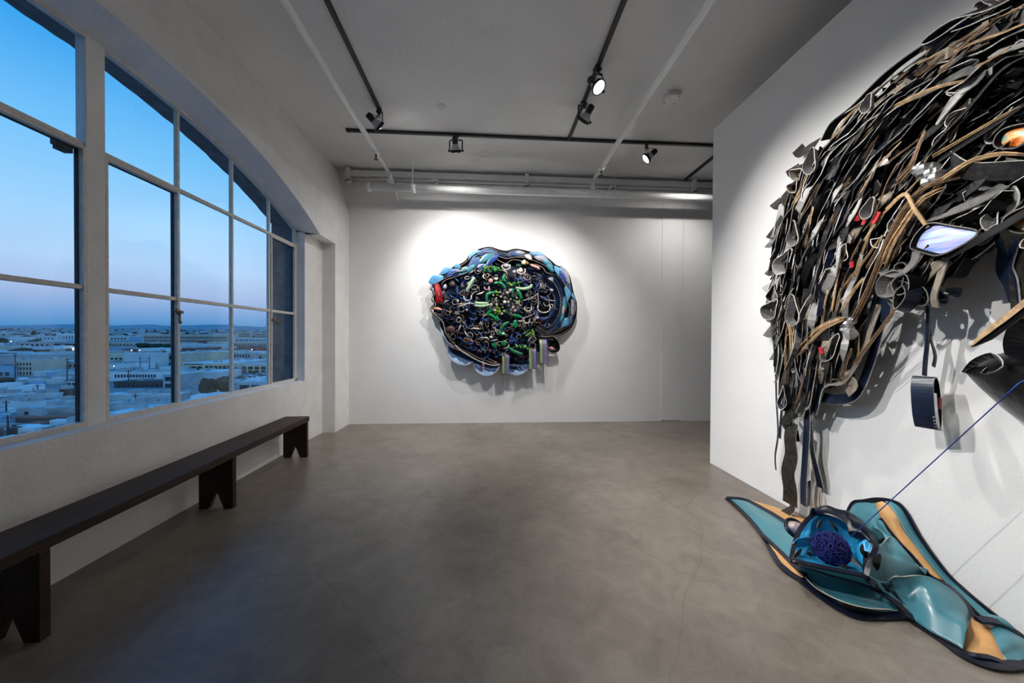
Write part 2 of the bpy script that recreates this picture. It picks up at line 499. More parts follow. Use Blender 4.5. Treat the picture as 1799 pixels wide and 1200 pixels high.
# ================================================================== bench
M_WOOD = mat('dark_stained_wood', (0.018, 0.010, 0.007), 0.5, spec=0.25, col2=(0.050, 0.028, 0.019), scale=7, stretch=(9, 0.6, 9), bump=0.3, bscale=30)
bx = lambda y: -2.257 + (4.28 - y) * 0.032           # the bench stands slightly askew to the wall
bench = thing('bench', (bx(3.0), 3.0, 0), 'long narrow dark-stained plank bench under the arched window', 'bench')
b = MB(); ya, yb = 1.40, 4.285
V = []
for y in (ya, yb):
    for sx, z in ((-.137,.412),(.137,.412),(.137,.468),(-.137,.468)): V.append((bx(y)+sx, y, z))
b.add(V, [(0,1,2,3),(7,6,5,4),(0,4,5,1),(1,5,6,2),(2,6,7,3),(3,7,4,0)])
bevel(b.build('seat_plank', M_WOOD, bench), .004)
for y in (1.745, 3.01, 4.245):
    c = bx(y); w = .132; z1 = .412
    ring = [(-w,0),(-.062,0),(0,.155),(.062,0),(w,0),(w,z1),(-w,z1)]
    if y > 4: ring = [(-w,0),(-.055,0),(0,.14),(.055,0),(w,0),(w,z1),(-w,z1)]
    V = [(c+x, y-.021, z) for x,z in ring] + [(c+x, y+.021, z) for x,z in ring]
    k = 7
    F = [(0,1,2,6),(2,5,6),(2,3,4,5)] 
    F = F + [tuple(k+i for i in reversed(f)) for f in F] + [(i,k+i,k+(i+1)%k,(i+1)%k) for i in range(k)]
    bevel(MB().add(V, F).build('leg', M_WOOD, bench), .003)

# ================================================================== track lighting
M_BULB = mat('pale_lamp_glass', (0.42, 0.44, 0.47), 0.3, spec=0.5)
M_LENS = mat('lit_lamp_lens', (0.9, 0.9, 0.9), 0.3, emit=(1.0, 0.985, 0.96), estr=14.0)
TRX_L, TRX_R, TRY = -1.305, 1.052, 4.69
def track(name, a, b_, label):
    a, b_ = Vector(a), Vector(b_)
    t = thing(name, (a+b_)/2, label, 'light track', 'black lighting tracks on the ceiling')
    MB().bar(a, b_, .036, .034).build('rail', M_BLACK, t)
    d = (b_-a).normalized()
    e = MB(); e.bar(a-d*.012, a+d*.03, .042, .038); e.build('end_cap', M_BLACK, t)
    e = MB(); e.bar(b_-d*.03, b_+d*.012, .042, .038); e.build('end_cap', M_BLACK, t)
    return t
ZT = CEIL - .017
track('lighting_track', (TRX_L, -2.0, ZT), (TRX_L, 4.24, ZT), 'black track running towards the round artwork beside the left sprinkler pipe')
track('lighting_track', (TRX_R, -2.0, ZT), (TRX_R, TRY-.035, ZT), 'black track joining the cross track, carrying the lit round lamp')
track('lighting_track', (-1.85, TRY, ZT), (4.2, TRY, ZT), 'black cross track spanning the ceiling parallel to the back wall')
track('lighting_track', (3.27, 5.70, ZT), (3.27, TRY+.03, ZT), 'short black track beyond the cross track, partly behind the partition')

def head(x, y, aim, label, power, size=55, blend=1.0, beam=None):
    z0 = CEIL - .034
    aim = Vector(aim)
    hv = Vector((aim.x-x, aim.y-y, 0)).normalized(); sv = Vector((-hv.y, hv.x, 0))
    root = thing('track_light', (x, y, z0), label, 'spotlight', 'black yoke spotlights on the tracks')
    ZB = z0-.055; zp = z0-.195; R_ = .070
    b = MB(); b.bar((x,y,z0+.004), (x,y,z0-.022), .034, .075, up=sv); b.lathe((x,y,z0-.02), (0,0,-1), [(.016,0),(.016,.04)], 10)
    b.build('track_adapter', M_BLACK, root)
    P = Vector((x,y,0)); w = R_+.014
    path = [P+sv*w+Vector((0,0,zp)), P+sv*w+Vector((0,0,ZB-.01)), P+sv*(w-.012)+Vector((0,0,ZB)), P-sv*(w-.012)+Vector((0,0,ZB)), P-sv*w+Vector((0,0,ZB-.01)), P-sv*w+Vector((0,0,zp))]
    b = MB()
    for q in range(5): b.bar(path[q], path[q+1], .016, .006, up=hv)
    b.build('yoke', M_BLACK, root)
    piv = P+Vector((0,0,zp)); a = (aim-piv).normalized()
    MB().lathe(piv-a*.014, a, [(R_-.006,0),(R_,.003),(R_+.002,.03),(R_-.006,.032),(R_-.007,.02)], 24).build('front_ring', M_BLACK, root, smooth=True)
    for s in (-1,1):
        MB().lathe(piv+sv*s*(R_-.004), sv*s, [(.008,0),(.008,.02),(.014,.022),(.014,.036)], 10).build('pivot_knob', M_BLACK, root)
    bl = MB().lathe(piv-a*.012, -a, [(R_-.008,0),(R_-.012,.012),(.044,.05),(.031,.075)], 20).build('bulb', M_BULB, root, smooth=True)
    MB().lathe(piv+a*.011, a, [(R_-.009,0),(R_-.016,.006),(.02,.011)], 20).build('lens', M_LENS, bl, smooth=True)
    s_ = MB().lathe(piv-a*.075, -a, [(.034,0),(.036,.01),(.036,.075),(.030,.085),(.012,.09)], 16).build('socket', M_BLACK, root, smooth=True)
    e = piv-a*.15
    MB().tube(smooth_path([tuple(e), tuple(e+hv*.03+Vector((0,0,.03))), tuple(P+hv*.03+sv*.03+Vector((0,0,zp+.12))), tuple(P+sv*.01+Vector((0,0,ZB)))], 10), .004, 6).build('cable', M_BLACK, root)
    ld = bpy.data.lights.new('spot_beam', 'SPOT'); ld.energy = power*LAMP_W; ld.spot_size = math.radians(size); ld.spot_blend = blend
    ld.shadow_soft_size = .028; ld.color = (1.0, .975, .94)
    lo = bpy.data.objects.new('spot_beam', ld); COL.objects.link(lo); lo.parent = root
    lo.location = (piv + a*.045) - root.location
    ab = a if beam is None else (Vector(beam)-piv).normalized()
    lo.rotation_euler = (-ab).to_track_quat('Z', 'Y').to_euler()
    return root
head(TRX_L, 4.22, (0.40, BACK, 2.45), 'black spotlight hanging from the end of the left track', 205, 104, blend=.9, beam=(0.7, BACK, 0.40))
head(-0.455, TRY, (-0.35, BACK, 2.1), 'black spotlight hanging upright near the left of the cross track', 95, 140, beam=(-1.0, BACK, .5))
head(TRX_R, 3.92, (0.05, BACK, 2.3), 'black spotlight with its back to the viewer, below the lit lamp', 245, 104, blend=.9, beam=(0.2, BACK, 0.40))
head(TRX_R, 3.40, (RW, 1.75, 1.05), 'lit spotlight whose bright round lens faces the viewer', 200, 88, beam=(RW, 1.75, 0.3))
head(2.13, TRY, (-0.6, 5.35, 1.6), 'tilted black spotlight on the right of the cross track with a lit edge', 40, 90)
head(3.27, 4.86, (2.5, BACK, 1.9), 'added black spotlight on the short track hidden behind the partition', 60, 150, beam=(2.6, BACK, 0.2))  # unseen head added to brighten the right of the back wall
head(TRX_R, 2.35, (RW, 1.75, 0.8), 'added black spotlight out of view on the right track, aimed steeply at the black artwork', 95, 90, beam=(RW, 1.75, 0.2))  # unseen head added to brighten the partition from above
head(TRX_L, 2.5, (RW, 2.1, 0.9), 'added black spotlight out of view midway along the left track, aimed across the room', 350, 66, beam=(RW, 2.1, 0.6))  # unseen head added for more light across to the partition
head(TRX_L, 1.20, (RW, 1.6, 0.8), 'added black spotlight out of view overhead on the left track, nearest the viewer', 380, 68, beam=(RW, 1.6, 0.6))  # another unseen head, added to raise the partition's brightness

# ================================================================== sprinkler pipes
MZ, MY, PZ = 3.665, 5.42, 3.87
PXL, PXR = -1.515, 1.60
main = thing('sprinkler_main', (0.9, MY, MZ), 'thick white sprinkler main hanging in front of the back wall', 'pipe')
xm0 = on_axis(1, MY, 646, 331).x
MB().tube([(xm0, MY, MZ), (6.5, MY, MZ)], .052, 16).build('pipe_run', M_PIPE, main, smooth=True)
for x in (xm0+.02, on_axis(1, MY, 727, 331).x, on_axis(1, MY, 1096, 345).x, 4.6):
    c = MB().lathe((x-.028, MY, MZ), (1,0,0), [(.058,0),(.066,.006),(.066,.05),(.058,.056)], 16).build('coupling', M_PIPE, main, smooth=True)
    b = MB()
    for s in (-1,1): b.bar((x-.02, MY+s*.07, MZ), (x+.02, MY+s*.07, MZ), .03, .03)
    b.build('coupling_bolt', M_PIPE, c)
for x in (on_axis(1, MY, 725, 300).x, on_axis(1, MY, 1081, 320).x, 3.9):
    b = MB(); b.tube([(x, MY, MZ+.05), (x, MY, CEIL)], .012 if x < 0 else .006, 8); b.build('hanger_rod', M_PIPE, main)
    MB().lathe((x-.012, MY, MZ), (1,0,0), [(.056,0),(.062,0),(.062,.024),(.056,.024)], 16).build('hanger_ring', M_PIPE, main)
def branch(x, label, ysp):
    t = thing('sprinkler_pipe', (x, 2.0, PZ), label, 'pipe', 'white sprinkler branch pipes')
    MB().tube([(x, -4.3, PZ), (x, ysp-.05, PZ)], .033, 12).build('pipe_run', M_PIPE, t, smooth=True)
    MB().tube([(x, ysp+.05, PZ), (x, MY+.02, PZ)], .024, 12).build('pipe_run', M_PIPE, t, smooth=True)
    MB().lathe((x, ysp-.07, PZ), (0,1,0), [(.036,0),(.044,.006),(.044,.12),(.03,.135)], 14).build('reducer', M_PIPE, t, smooth=True)
    MB().tube([(x, MY, PZ+.03), (x, MY, MZ+.05)], .03, 12).build('drop_fitting', M_PIPE, t, smooth=True)
    MB().lathe((x, MY, MZ+.045), (0,0,1), [(.05,0),(.046,.05),(.04,.06)], 14).build('saddle_tee', M_PIPE, t, smooth=True)
    MB().tube([(x+.02, MY+.05, PZ-.02), (x+.03, BACK-.02, MZ-.05)], .014, 8).build('brace', M_PIPE, t)
    s = MB(); z = PZ-.044
    s.lathe((x, ysp, z), (0,0,-1), [(.014,0),(.014,.02),(.008,.03),(.006,.055),(.024,.058),(.024,.064)], 12)
    s.build('sprinkler_head', mat('dull_brass', (0.06,0.05,0.04), .4, metal=.7), t)
    return t
branch(PXL, 'white sprinkler branch pipe nearest the window wall', 4.78)
branch(PXR, 'white sprinkler branch pipe right of the lit spotlight', 5.0)
# strut and conduits along the top of the back wall
st = thing('conduit_rack', (0.8, BACK, 3.95), 'white strut with conduits along the top of the back wall', 'conduit')
MB().box(W1+.02, 6.9, BACK-.10, BACK-.001, 3.965, 4.05).build('strut_channel', M_PIPE, st)
for z, yy in ((3.93, .06), (3.885, .045)):
    MB().tube([(W1+.02, BACK-yy, z), (6.9, BACK-yy, z)], .014, 8).build('conduit', M_PIPE, st, smooth=True)
for px_, py_ in ((613,303),(764,309),(925,312),(1075,319),(1217,325)):
    x = on_back(px_, py_, .08).x
    big = px_ in (613, 925, 1217)
    b = MB()
    if big:
        b.box(x-.03, x+.03, BACK-.15, BACK-.1, 3.92, 4.07); b.box(x-.02, x+.035, BACK-.13, BACK-.06, 3.85, 3.93)
    else:
        b.box(x-.05, x+.05, BACK-.115, BACK-.02, 3.87, 3.95)
    bk = b.build('bracket', M_PIPE, st)
    b = MB()
    for k in range(3): b.lathe((x-.03+.03*k, BACK-.13, 3.86+.01*k), (0,-1,0), [(.012,0),(.012,.03),(.006,.034)], 8)
    b.build('bolt', mat('grey_zinc', (.25,.24,.23), .4, metal=.6), bk)
x = on_back(813, 321, .02)
MB().box(x.x-.055, x.x+.055, BACK-.03, BACK, x.z-.03, x.z+.03).build('outlet_box', M_PIPE, st)
# junction box and blank plate on the ceiling
c = on_axis(2, CEIL-.03, 1180, 171)
t = thing('junction_box', (c.x, c.y, CEIL), 'small white electrical box on the ceiling near the partition', 'electrical box')
bevel(MB().box(c.x-.075, c.x+.075, c.y-.075, c.y+.075, CEIL-.055, CEIL).build('box_body', M_PIPE, t), .006)
b = MB()
for sx in (-1,1):
    for sy in (-1,1): b.lathe((c.x+sx*.055, c.y+sy*.055, CEIL-.055), (0,0,-1), [(.008,0),(.008,.004)], 8)
b.build('screws', mat('grey_zinc', (.25,.24,.23), .4, metal=.6), t)
c = on_axis(2, CEIL, 775, 187)
t = thing('ceiling_plate', (c.x, c.y, CEIL), 'round painted-over ceiling plate between the two left spotlights', 'ceiling plate')
MB().lathe((c.x,c.y,CEIL), (0,0,-1), [(.055,0),(.055,.004),(.045,.008)], 20).build('disc', M_CEIL, t)
b = MB(); 
for k in range(4): b.lathe((c.x+.03*math.cos(k*PI/2+.4),c.y+.03*math.sin(k*PI/2+.4),CEIL-.007), (0,0,-1), [(.007,0),(.006,.005)], 8)
b.build('screws', mat('grey_zinc', (.25,.24,.23), .4, metal=.6), t)

# ================================================================== the city below the window
GZ, GS = -28.0, 0.0255                     # street level under the building and the gentle rise of the basin
def ground_z(y): return GZ + GS*max(y, 0)
def on_ground(px, py):
    d = ray(px, py); t = (GZ - EYE.z) / (d.z - GS*d.y)
    return EYE + d*t
CM = {}
def cm(name, col, **k): return mat('city_'+name, col, k.pop('rough', .85), **k)
C_GROUND = cm('asphalt', (.26,.265,.275), var=.35, scale=.03)
C_PALE = cm('pale_stucco', (.66,.66,.65), var=.10, scale=.2)
C_WHITE = cm('white_stucco', (.86,.87,.88), var=.06, scale=.2)
C_CREAM = cm('cream_stucco', (.78,.66,.44), var=.10, scale=.2)
C_TAN = cm('tan_stucco', (.66,.54,.42), var=.10, scale=.2)
C_BRICK = cm('brick_red', (.36,.15,.12), var=.15, scale=.4)
C_GREY = cm('grey_block', (.46,.46,.47), var=.12, scale=.2)
C_DARK = cm('dark_shed', (.085,.075,.07), var=.2, scale=.3)
C_BLUE = cm('blue_metal', (.28,.48,.66), var=.1, scale=.3)
C_RED = cm('red_metal', (.50,.06,.05), var=.1, scale=.3)
C_ROOFW = cm('white_roof_coating', (.78,.79,.80), var=.22, scale=.35, detail=8)
C_ROOFG = cm('grey_roof_felt', (.52,.53,.54), var=.3, scale=.35, detail=8)
C_ROOFD = cm('dark_roof_felt', (.15,.15,.16), var=.2, scale=.08)
C_WIN = cm('dark_window', (.035,.045,.06), rough=.25)
C_LEAF = cm('evergreen_foliage', (.035,.055,.030), var=.5, scale=.5)
C_TRUNK = cm('tree_trunk', (.07,.05,.04))
C_POLE = cm('utility_pole', (.05,.04,.035))
C_TIRE = cm('tyre_rubber', (.01,.01,.01))
C_LAMP = cm('street_lamp_glow', (1,1,1), emit=(.85,1.0,.98), estr=14.0)
C_WARM = cm('lit_sign_glow', (1,1,1), emit=(1.0,.93,.75), estr=7.0)

g = MB()
g.quad((-9000,-600,GZ),(-3.2,-600,GZ),(-3.2,0,GZ),(-9000,0,GZ)); g.quad((-9000,0,GZ),(600,0,GZ),(600,9000,ground_z(9000)),(-9000,9000,ground_z(9000)))
g.quad((-9000,9000,ground_z(9000)),(600,9000,ground_z(9000)),(600,9400,ground_z(9000)+60),(-9000,9400,ground_z(9000)+60))
o = g.build('city_ground', C_GROUND); tag(o, 'blue-grey streets and ground of the city far below', None, kind='structure')
# distant hills, with the bluish haze put into their colour
g = MB(); NV = 90
for r in range(3):
    for i in range(NV+1):
        x = -9000+9600*i/NV; h = (0, 70+70*noise.noise((x*.0009,3,0))+26*noise.noise((x*.004,7,0)), 0)[r]
        y = (6200, 8200, 9300)[r]
        g.v.append((x, y, ground_z(y)+h))
for r in range(2):
    for i in range(NV): g.f.append([r*(NV+1)+i, r*(NV+1)+i+1, (r+1)*(NV+1)+i+1, (r+1)*(NV+1)+i]); g.mi.append(0)
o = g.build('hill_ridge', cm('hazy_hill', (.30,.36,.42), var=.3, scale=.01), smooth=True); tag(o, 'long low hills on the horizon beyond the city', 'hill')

UNIT = MB().box(-.5,.5,-.5,.5,0,1)
def unit_mesh(name, m):
    me = bpy.data.meshes.new(name); me.from_pydata(UNIT.v, [], UNIT.f); me.materials.append(m); me.update(); return me
WIN_ME = unit_mesh('window', C_WIN); LITWIN_ME = unit_mesh('lit_window', C_WARM); VENT_ME = unit_mesh('roof_vent', C_GREY); VENTW_ME = unit_mesh('roof_vent_white', C_WHITE)
DOOR_ME = unit_mesh('door', C_DARK)
def inst(name, me, parent, loc, sc):
    o = bpy.data.objects.new(name, me); COL.objects.link(o); o.parent = parent
    o.location = Vector(loc) - world_loc(parent); o.scale = sc
    return o
SPECS = []
FOOT = []
def make_building(label, x0, x1, yt, yb, yk, wall, roof, wins=(), vents=0, doors=(), parapet=.5, seed=0, cat='building', vent_white=False):
    """Box placed by where its front stands on the ground; yt front cornice, yk far roof edge, all read off the photo."""
    A = on_ground((x0+x1)/2, yb); Y0 = A.y
    L = on_axis(1, Y0, x0, yb); R_ = on_axis(1, Y0, x1, yb)
    zb = ground_z(Y0) - 1.0
    zt = on_axis(1, Y0, (x0+x1)/2, yt).z
    if zt - zb < 2.5: zt = zb + 2.5
    d = ray((x0+x1)/2, yk)
    dep = 14.0
    if d.z < -0.002 and zt < EYE.z:
        dep = (zt-EYE.z)/d.z*d.y - Y0
    dep = min(max(dep, 6.0), 120.0)
    for (ya_, xa_, xb_) in FOOT:
        if ya_ > Y0+.5 and xa_ < R_.x+.5 and xb_ > L.x-.5: dep = min(dep, max(ya_-Y0-1.2, 2.0))
    t = thing('building', ((L.x+R_.x)/2, Y0, zb), label, cat, 'buildings seen below the window')
    MB().box(L.x, R_.x, Y0, Y0+dep, zb, zt).build('walls', wall, t)
    MB().box(L.x-.15, R_.x+.15, Y0-.15, Y0+dep+.15, zt, zt+parapet).build('roof', roof, t)
    rn = random.Random(seed*7+int(x0)+int(yb)*3)
    W, Hh = R_.x-L.x, zt-zb
    for (f0, f1, n, v0, v1, fill, *lit) in wins:
        for k in range(n):
            cx_ = L.x + W*(f0 + (f1-f0)*(k+.5)/n); ww = W*(f1-f0)/n*fill
            inst('window', LITWIN_ME if lit and lit[0] else WIN_ME, t, (cx_, Y0-.02, zb+Hh*(1-v1)), (ww, .3, Hh*(v1-v0)))
    for (f0, f1, v0) in doors:
        inst('door', DOOR_ME, t, (L.x+W*(f0+f1)/2, Y0-.03, zb), (W*(f1-f0), .35, Hh*(1-v0)))
    for k in range(vents*2+2):
        s = rn.uniform(.9, 1.9)
        inst('roof_vent', VENTW_ME if vent_white else VENT_ME, t, (L.x+W*rn.uniform(.08,.92), Y0+dep*rn.uniform(.15,.85), zt+parapet), (s*1.4, s*1.2, s*.8))
    return t
def B(*a, **k): SPECS.append((a, k))
# left-hand view (between the frame edge and the centre post)
B('far white block with vertical fins below the hills on the left', 99, 150, 586.5, 598, 584, C_WHITE, C_ROOFW, [(.02,.98,10,.25,.9,.35)])
B('far pale sheds left of the finned white block', 60, 97, 590, 599, 588, C_PALE, C_ROOFG, [(.05,.95,5,.4,.8,.4)])
B('far low pale warehouse at the left frame edge', -25, 24, 597, 605, 594, C_PALE, C_ROOFW)
B('far grey warehouse behind the round dark tree', 28, 94, 601, 609, 597, C_GREY, C_ROOFG, [(.1,.9,6,.4,.8,.5)])
B('pale cube-shaped building beside the strip of lit windows', 95, 111, 608, 619, 606, C_WHITE, C_ROOFW)
B('low dark building with a strip of lit windows', 111, 150, 609, 618, 606, C_GREY, C_ROOFD, [(.1,.95,4,.25,.55,.35,1)])
B('tan factory with two rows of small dark openings', 82, 150, 619, 632, 616, C_TAN, C_ROOFG, [(.12,.95,14,.18,.45,.6),(.05,.7,10,.6,.85,.6)])
B('wide grey-blue warehouse below the round dark tree', -25, 81, 624, 640, 619, C_GREY, C_ROOFG, [(.6,.95,6,.3,.6,.5)])
B('tan apartment block with four columns of small windows', 25, 58, 633, 659, 630, C_TAN, C_ROOFG, [(.1,.95,5,.15,.32,.45),(.1,.95,5,.42,.6,.45),(.1,.95,5,.7,.88,.45)], vents=2)
B('long tan two-storey building with paired rows of windows', 58.5, 150, 637, 652, 633, C_TAN, C_ROOFG, [(.25,.92,8,.18,.45,.32),(.25,.92,8,.6,.9,.32)], vents=2)
B('blue metal shed at the left frame edge', -25, 23, 645, 660, 641, C_BLUE, C_BLUE, [(.2,.9,3,.5,.9,.6)])
B('small white shed with a bright roof before the tan buildings', 59, 81, 654, 661, 650, C_PALE, C_ROOFW, vents=1)
B('narrow blue-roofed shed right of the bright white shed', 82, 95, 656, 662, 652, C_BLUE, C_BLUE)
B('low pale sheds under the long two-storey building', 97, 150, 657, 666, 653, C_GREY, C_ROOFG, [(.1,.9,6,.4,.8,.5)])
B('tiny bright-roofed hut in the yard', 92, 107, 665, 669, 661, C_PALE, C_ROOFW)
B('small white-roofed hut by the dark hedge', 31, 50, 669, 674, 666, C_PALE, C_ROOFW)
B('grey lean-to with pale doors along the yard wall', 115, 150, 669, 677, 667, C_PALE, C_ROOFD, [(.1,.95,4,.3,.9,.6)])
B('long white-roofed shed crossing the lower left panes', -25, 100, 693, 700, 682, C_PALE, C_ROOFW, vents=4)
B('dark brown shed behind the white vents', 101, 127, 686, 697, 681, C_DARK, C_DARK)
B('pale-roofed hall with rooftop vents beside the post', 122, 152, 700, 712, 692, C_PALE, C_ROOFW, vents=3, vent_white=True)
B('second long white-roofed shed with a ridge below the first', -25, 90, 708, 716, 700, C_WHITE, C_ROOFW, vents=3)
B('bright blue-white tented shed in the yard', 92, 120, 705, 714, 699, C_WHITE, C_ROOFW)
B('grey-walled workshop with a dark doorway', 29, 150, 718, 735, 713, C_GREY, C_ROOFG, [(.12,.17,1,.2,.5,.9),(.3,.34,1,.2,.5,.9)], doors=[(.195,.235,.2)], vents=2)
B('low dark canopy with a rust-coloured edge along the street', 27, 150, 736, 743, 732, C_DARK, C_BRICK)
B('small grey kiosk with two dark windows by the street', 105, 122, 748, 757, 745, C_GREY, C_ROOFG, [(.1,.9,2,.15,.6,.6)])
# middle view
B('far pale warehouse with a white roof left of the long beige block', 190, 226, 590, 598, 588, C_PALE, C_ROOFW, [(.1,.9,5,.4,.8,.4)])
B('far blue-grey hall next to the long beige block', 227, 249, 592, 600, 590, C_BLUE, C_ROOFW)
B('very long beige depot with two rows of windows on the skyline', 250, 402, 588, 602, 586.5, C_TAN, C_ROOFG, [(.02,.98,44,.22,.5,.5),(.02,.98,44,.6,.88,.5)])
B('small red-brick building behind the dark line of trees', 268, 290, 600.5, 606, 599, C_BRICK, C_BRICK)
B('pinkish low building left of the line of trees', 192, 238, 602, 609, 599, C_TAN, C_ROOFG, [(.1,.9,6,.3,.7,.5)])
B('blue low shed under the pinkish building', 190, 214, 613, 620, 610, C_BLUE, C_BLUE)
B('brick-roofed shed beside the blue shed', 214, 226, 614, 620, 611, C_BRICK, C_BRICK)
B('white roof with two bright lights under the trees', 226, 300, 613, 619, 610, C_WHITE, C_ROOFW, vents=3)
B('huge blank pale wall in the middle of the view', 218, 282, 621, 646, 617, C_PALE, C_ROOFW, vents=3)
B('dark brick stair tower beside the blank pale wall', 281.5, 286, 618, 644, 616, C_BRICK, C_BRICK)
B('tan two-storey shop building right of the brick tower', 286.5, 312, 621, 643, 617, C_TAN, C_ROOFW, [(.05,.6,3,.2,.4,.7),(.3,.95,4,.55,.75,.6)], vents=2)
B('cream workshop with three dark windows left of the blank wall', 190, 217.5, 623, 635, 619, C_CREAM, C_ROOFW, [(.1,.95,3,.4,.7,.6)])
B('low white hall in front of the blank pale wall', 192, 250, 640, 649, 636, C_WHITE, C_ROOFW, [(.4,.95,3,.5,.9,.7)], vents=2)
B('low rack of dark frames before the tan shop', 273, 308, 638, 644, 636, C_DARK, C_ROOFG, [(.03,.97,9,.2,.8,.5)])
B('white shop with two dark display windows', 280, 312, 646, 654, 643, C_WHITE, C_ROOFW, [(.1,.95,2,.3,.75,.7)])
B('long white building with a row of square windows', 192, 279, 653, 670, 650, C_WHITE, C_ROOFG, [(.10,.95,14,.24,.5,.55)], vents=2)
B('grey workshop with wide dark windows by the sash', 286, 316, 658, 681, 653, C_GREY, C_ROOFW, [(.1,.95,2,.16,.42,.75),(.1,.95,2,.62,.85,.75)])
B('brown yard shed under the row of square windows', 200, 284, 672, 681, 668, C_DARK, C_DARK, [(.05,.95,9,.3,.8,.4)])
B('broad flat pale roof nearest the sill in the middle panes', 186, 318, 728, 744, 712, C_PALE, C_ROOFW, vents=5)
B('pale flat roof with boxy vents behind the nearest broad roof', 186, 318, 710, 724, 697, C_PALE, C_ROOFG, vents=5)
B('pale flat roof third from the sill in the middle panes', 186, 318, 694, 704, 683, C_PALE, C_ROOFW, vents=5)
# right-hand view
B('far dark block with rows of windows on the right skyline', 419, 440, 583.5, 593, 582, C_TAN, C_ROOFG, [(.03,.97,9,.2,.45,.55),(.03,.97,9,.58,.85,.55)])
B('second far block with rows of windows on the right skyline', 447, 480, 585, 594, 583.5, C_TAN, C_ROOFG, [(.03,.97,11,.2,.45,.55),(.03,.97,11,.58,.85,.55)])
B('far pale tower beside the water tank', 378, 402, 586, 601, 584, C_PALE, C_ROOFW, [(.1,.9,5,.2,.8,.3)])
B('white row of sheds with a lit edge below the skyline blocks', 411, 478, 594, 600, 592, C_WHITE, C_ROOFW, [(.03,.97,16,.3,.8,.5)])
B('long arcaded tan building beneath the white sheds', 364, 482, 601, 609, 599, C_TAN, C_ROOFG, [(.02,.98,28,.3,.8,.45)])
B('dark brick mill left of the red container', 416, 441, 609, 620, 606, C_BRICK, C_ROOFD, [(.05,.95,8,.3,.7,.5)])
B('pale low sheds on the left of the brick mill', 322, 366, 606, 612, 603, C_PALE, C_ROOFW)
B('dark warehouses below the pale low sheds', 320, 345, 612, 618, 609, C_BRICK, C_ROOFD, [(.1,.9,5,.3,.8,.5)])
B('bright red container building beside the brick mill', 442, 453, 613.5, 620, 611, C_RED, C_RED)
B('small red hut on the left of the brick mill', 384, 392, 615, 621, 613, C_RED, C_RED)
B('cream stepped building with dark upper windows', 320, 368, 619, 636, 616, C_CREAM, C_ROOFW, [(.1,.45,3,.2,.4,.7),(.6,.95,2,.2,.4,.6)], vents=3)
B('small cream annex right of the stepped building', 369, 380, 618, 629, 615, C_CREAM, C_ROOFG)
B('white sheds with a parked row of cars in front', 381, 404, 621, 630, 617, C_WHITE, C_ROOFW, vents=2)
B('cream house with a white roof below the red container', 442, 462, 622, 630, 619, C_CREAM, C_ROOFW, [(.1,.9,3,.4,.8,.5)])
B('grey flats between the brick mill and the yellow hall', 409, 441, 621, 632, 617, C_GREY, C_ROOFG, [(.05,.95,6,.2,.5,.5)])
B('long yellow hall with big bay windows', 321, 408, 639, 651, 632, C_CREAM, C_ROOFW, [(.02,.40,9,.02,.14,.7),(.16,.40,2,.32,.9,.8),(.44,.98,6,.25,.85,.75)], vents=4)
B('yellow hall with green-framed windows on the right', 409, 482, 642, 654, 634, C_CREAM, C_ROOFG, [(.04,.96,6,.15,.5,.7),(.04,.96,6,.6,.95,.6)], vents=4)
B('plain pale wall with a single dark window', 320, 385, 655, 668, 650, C_PALE, C_ROOFW, [(.05,.09,1,.4,.75,.9)], vents=1)
B('brown annex at the right end of the plain pale wall', 385, 406, 651, 660, 648, C_BRICK, C_ROOFD)
B('pale building with three wide windows near the jamb', 416, 484, 672, 686, 664, C_PALE, C_ROOFW, [(.05,.95,3,.25,.7,.8)], vents=6, vent_white=True)
B('pale roof left of the big dark trees', 318, 361, 689, 699, 679, C_PALE, C_ROOFG, vents=2)
B('nearest flat roof under the big dark trees', 317, 382, 706, 716, 695, C_GREY, C_ROOFW, vents=5, vent_white=True)

for a, k in SPECS:
    A = on_ground((a[1]+a[2])/2, a[4]); FOOT.append((A.y, on_axis(1, A.y, a[1], a[4]).x, on_axis(1, A.y, a[2], a[4]).x))
for a, k in SPECS: make_building(*a, **k)
def to_px(x, y, z):
    d = Vector((x,y,z))-EYE; w = d.dot(FWD); return CX+FPX*d.dot(RIGHT)/w, CY+FPX*d.dot(DOWN)/w
def hides(x, y, z, w, dp, h):
    # true where a filler box would stand in a named building or in front of its facade
    for (a, k), f in zip(SPECS, FOOT):
        if f[1] < x+w+1 and f[2] > x-1 and f[0]-dp-1 < y < f[0]+45: return True
        if f[0] > y:
            u0 = to_px(x, y, z)[0]; u1, v1 = to_px(x+w, y, z+h)
            if a[1] < u1 and a[2] > u0 and v1 < a[4]-.5: return True
    return False

# everything too far or too small to pick apart: one scatter of distant roofs
rn = random.Random(11); g = MB()
for i in range(900):
    y = 320*(14**rn.random()); x = -y*rn.uniform(.1, 1.75) - 5
    w, d, h = rn.uniform(10,45), rn.uniform(8,30), rn.uniform(3.5,9)
    z = ground_z(y)-1; k = rn.choice([0,0,1,1,2,3,4,5])
    if y < 1500 and hides(x, y, z, w, d, h): continue
    v = [(x,y,z),(x+w,y,z),(x+w,y+d,z),(x,y+d,z),(x,y,z+h),(x+w,y,z+h),(x+w,y+d,z+h),(x,y+d,z+h)]
    g.add(v, [(4,5,6,7),(0,1,5,4),(1,2,6,5),(3,0,4,7)], [rn.choice([5,5,6]), k, k, k])
o = g.build('distant_rooftops', [C_PALE, C_GREY, C_TAN, C_BRICK, C_DARK, C_ROOFW, C_ROOFG]); tag(o, 'countless small roofs filling the distance', 'rooftops', kind='stuff')
g = MB()
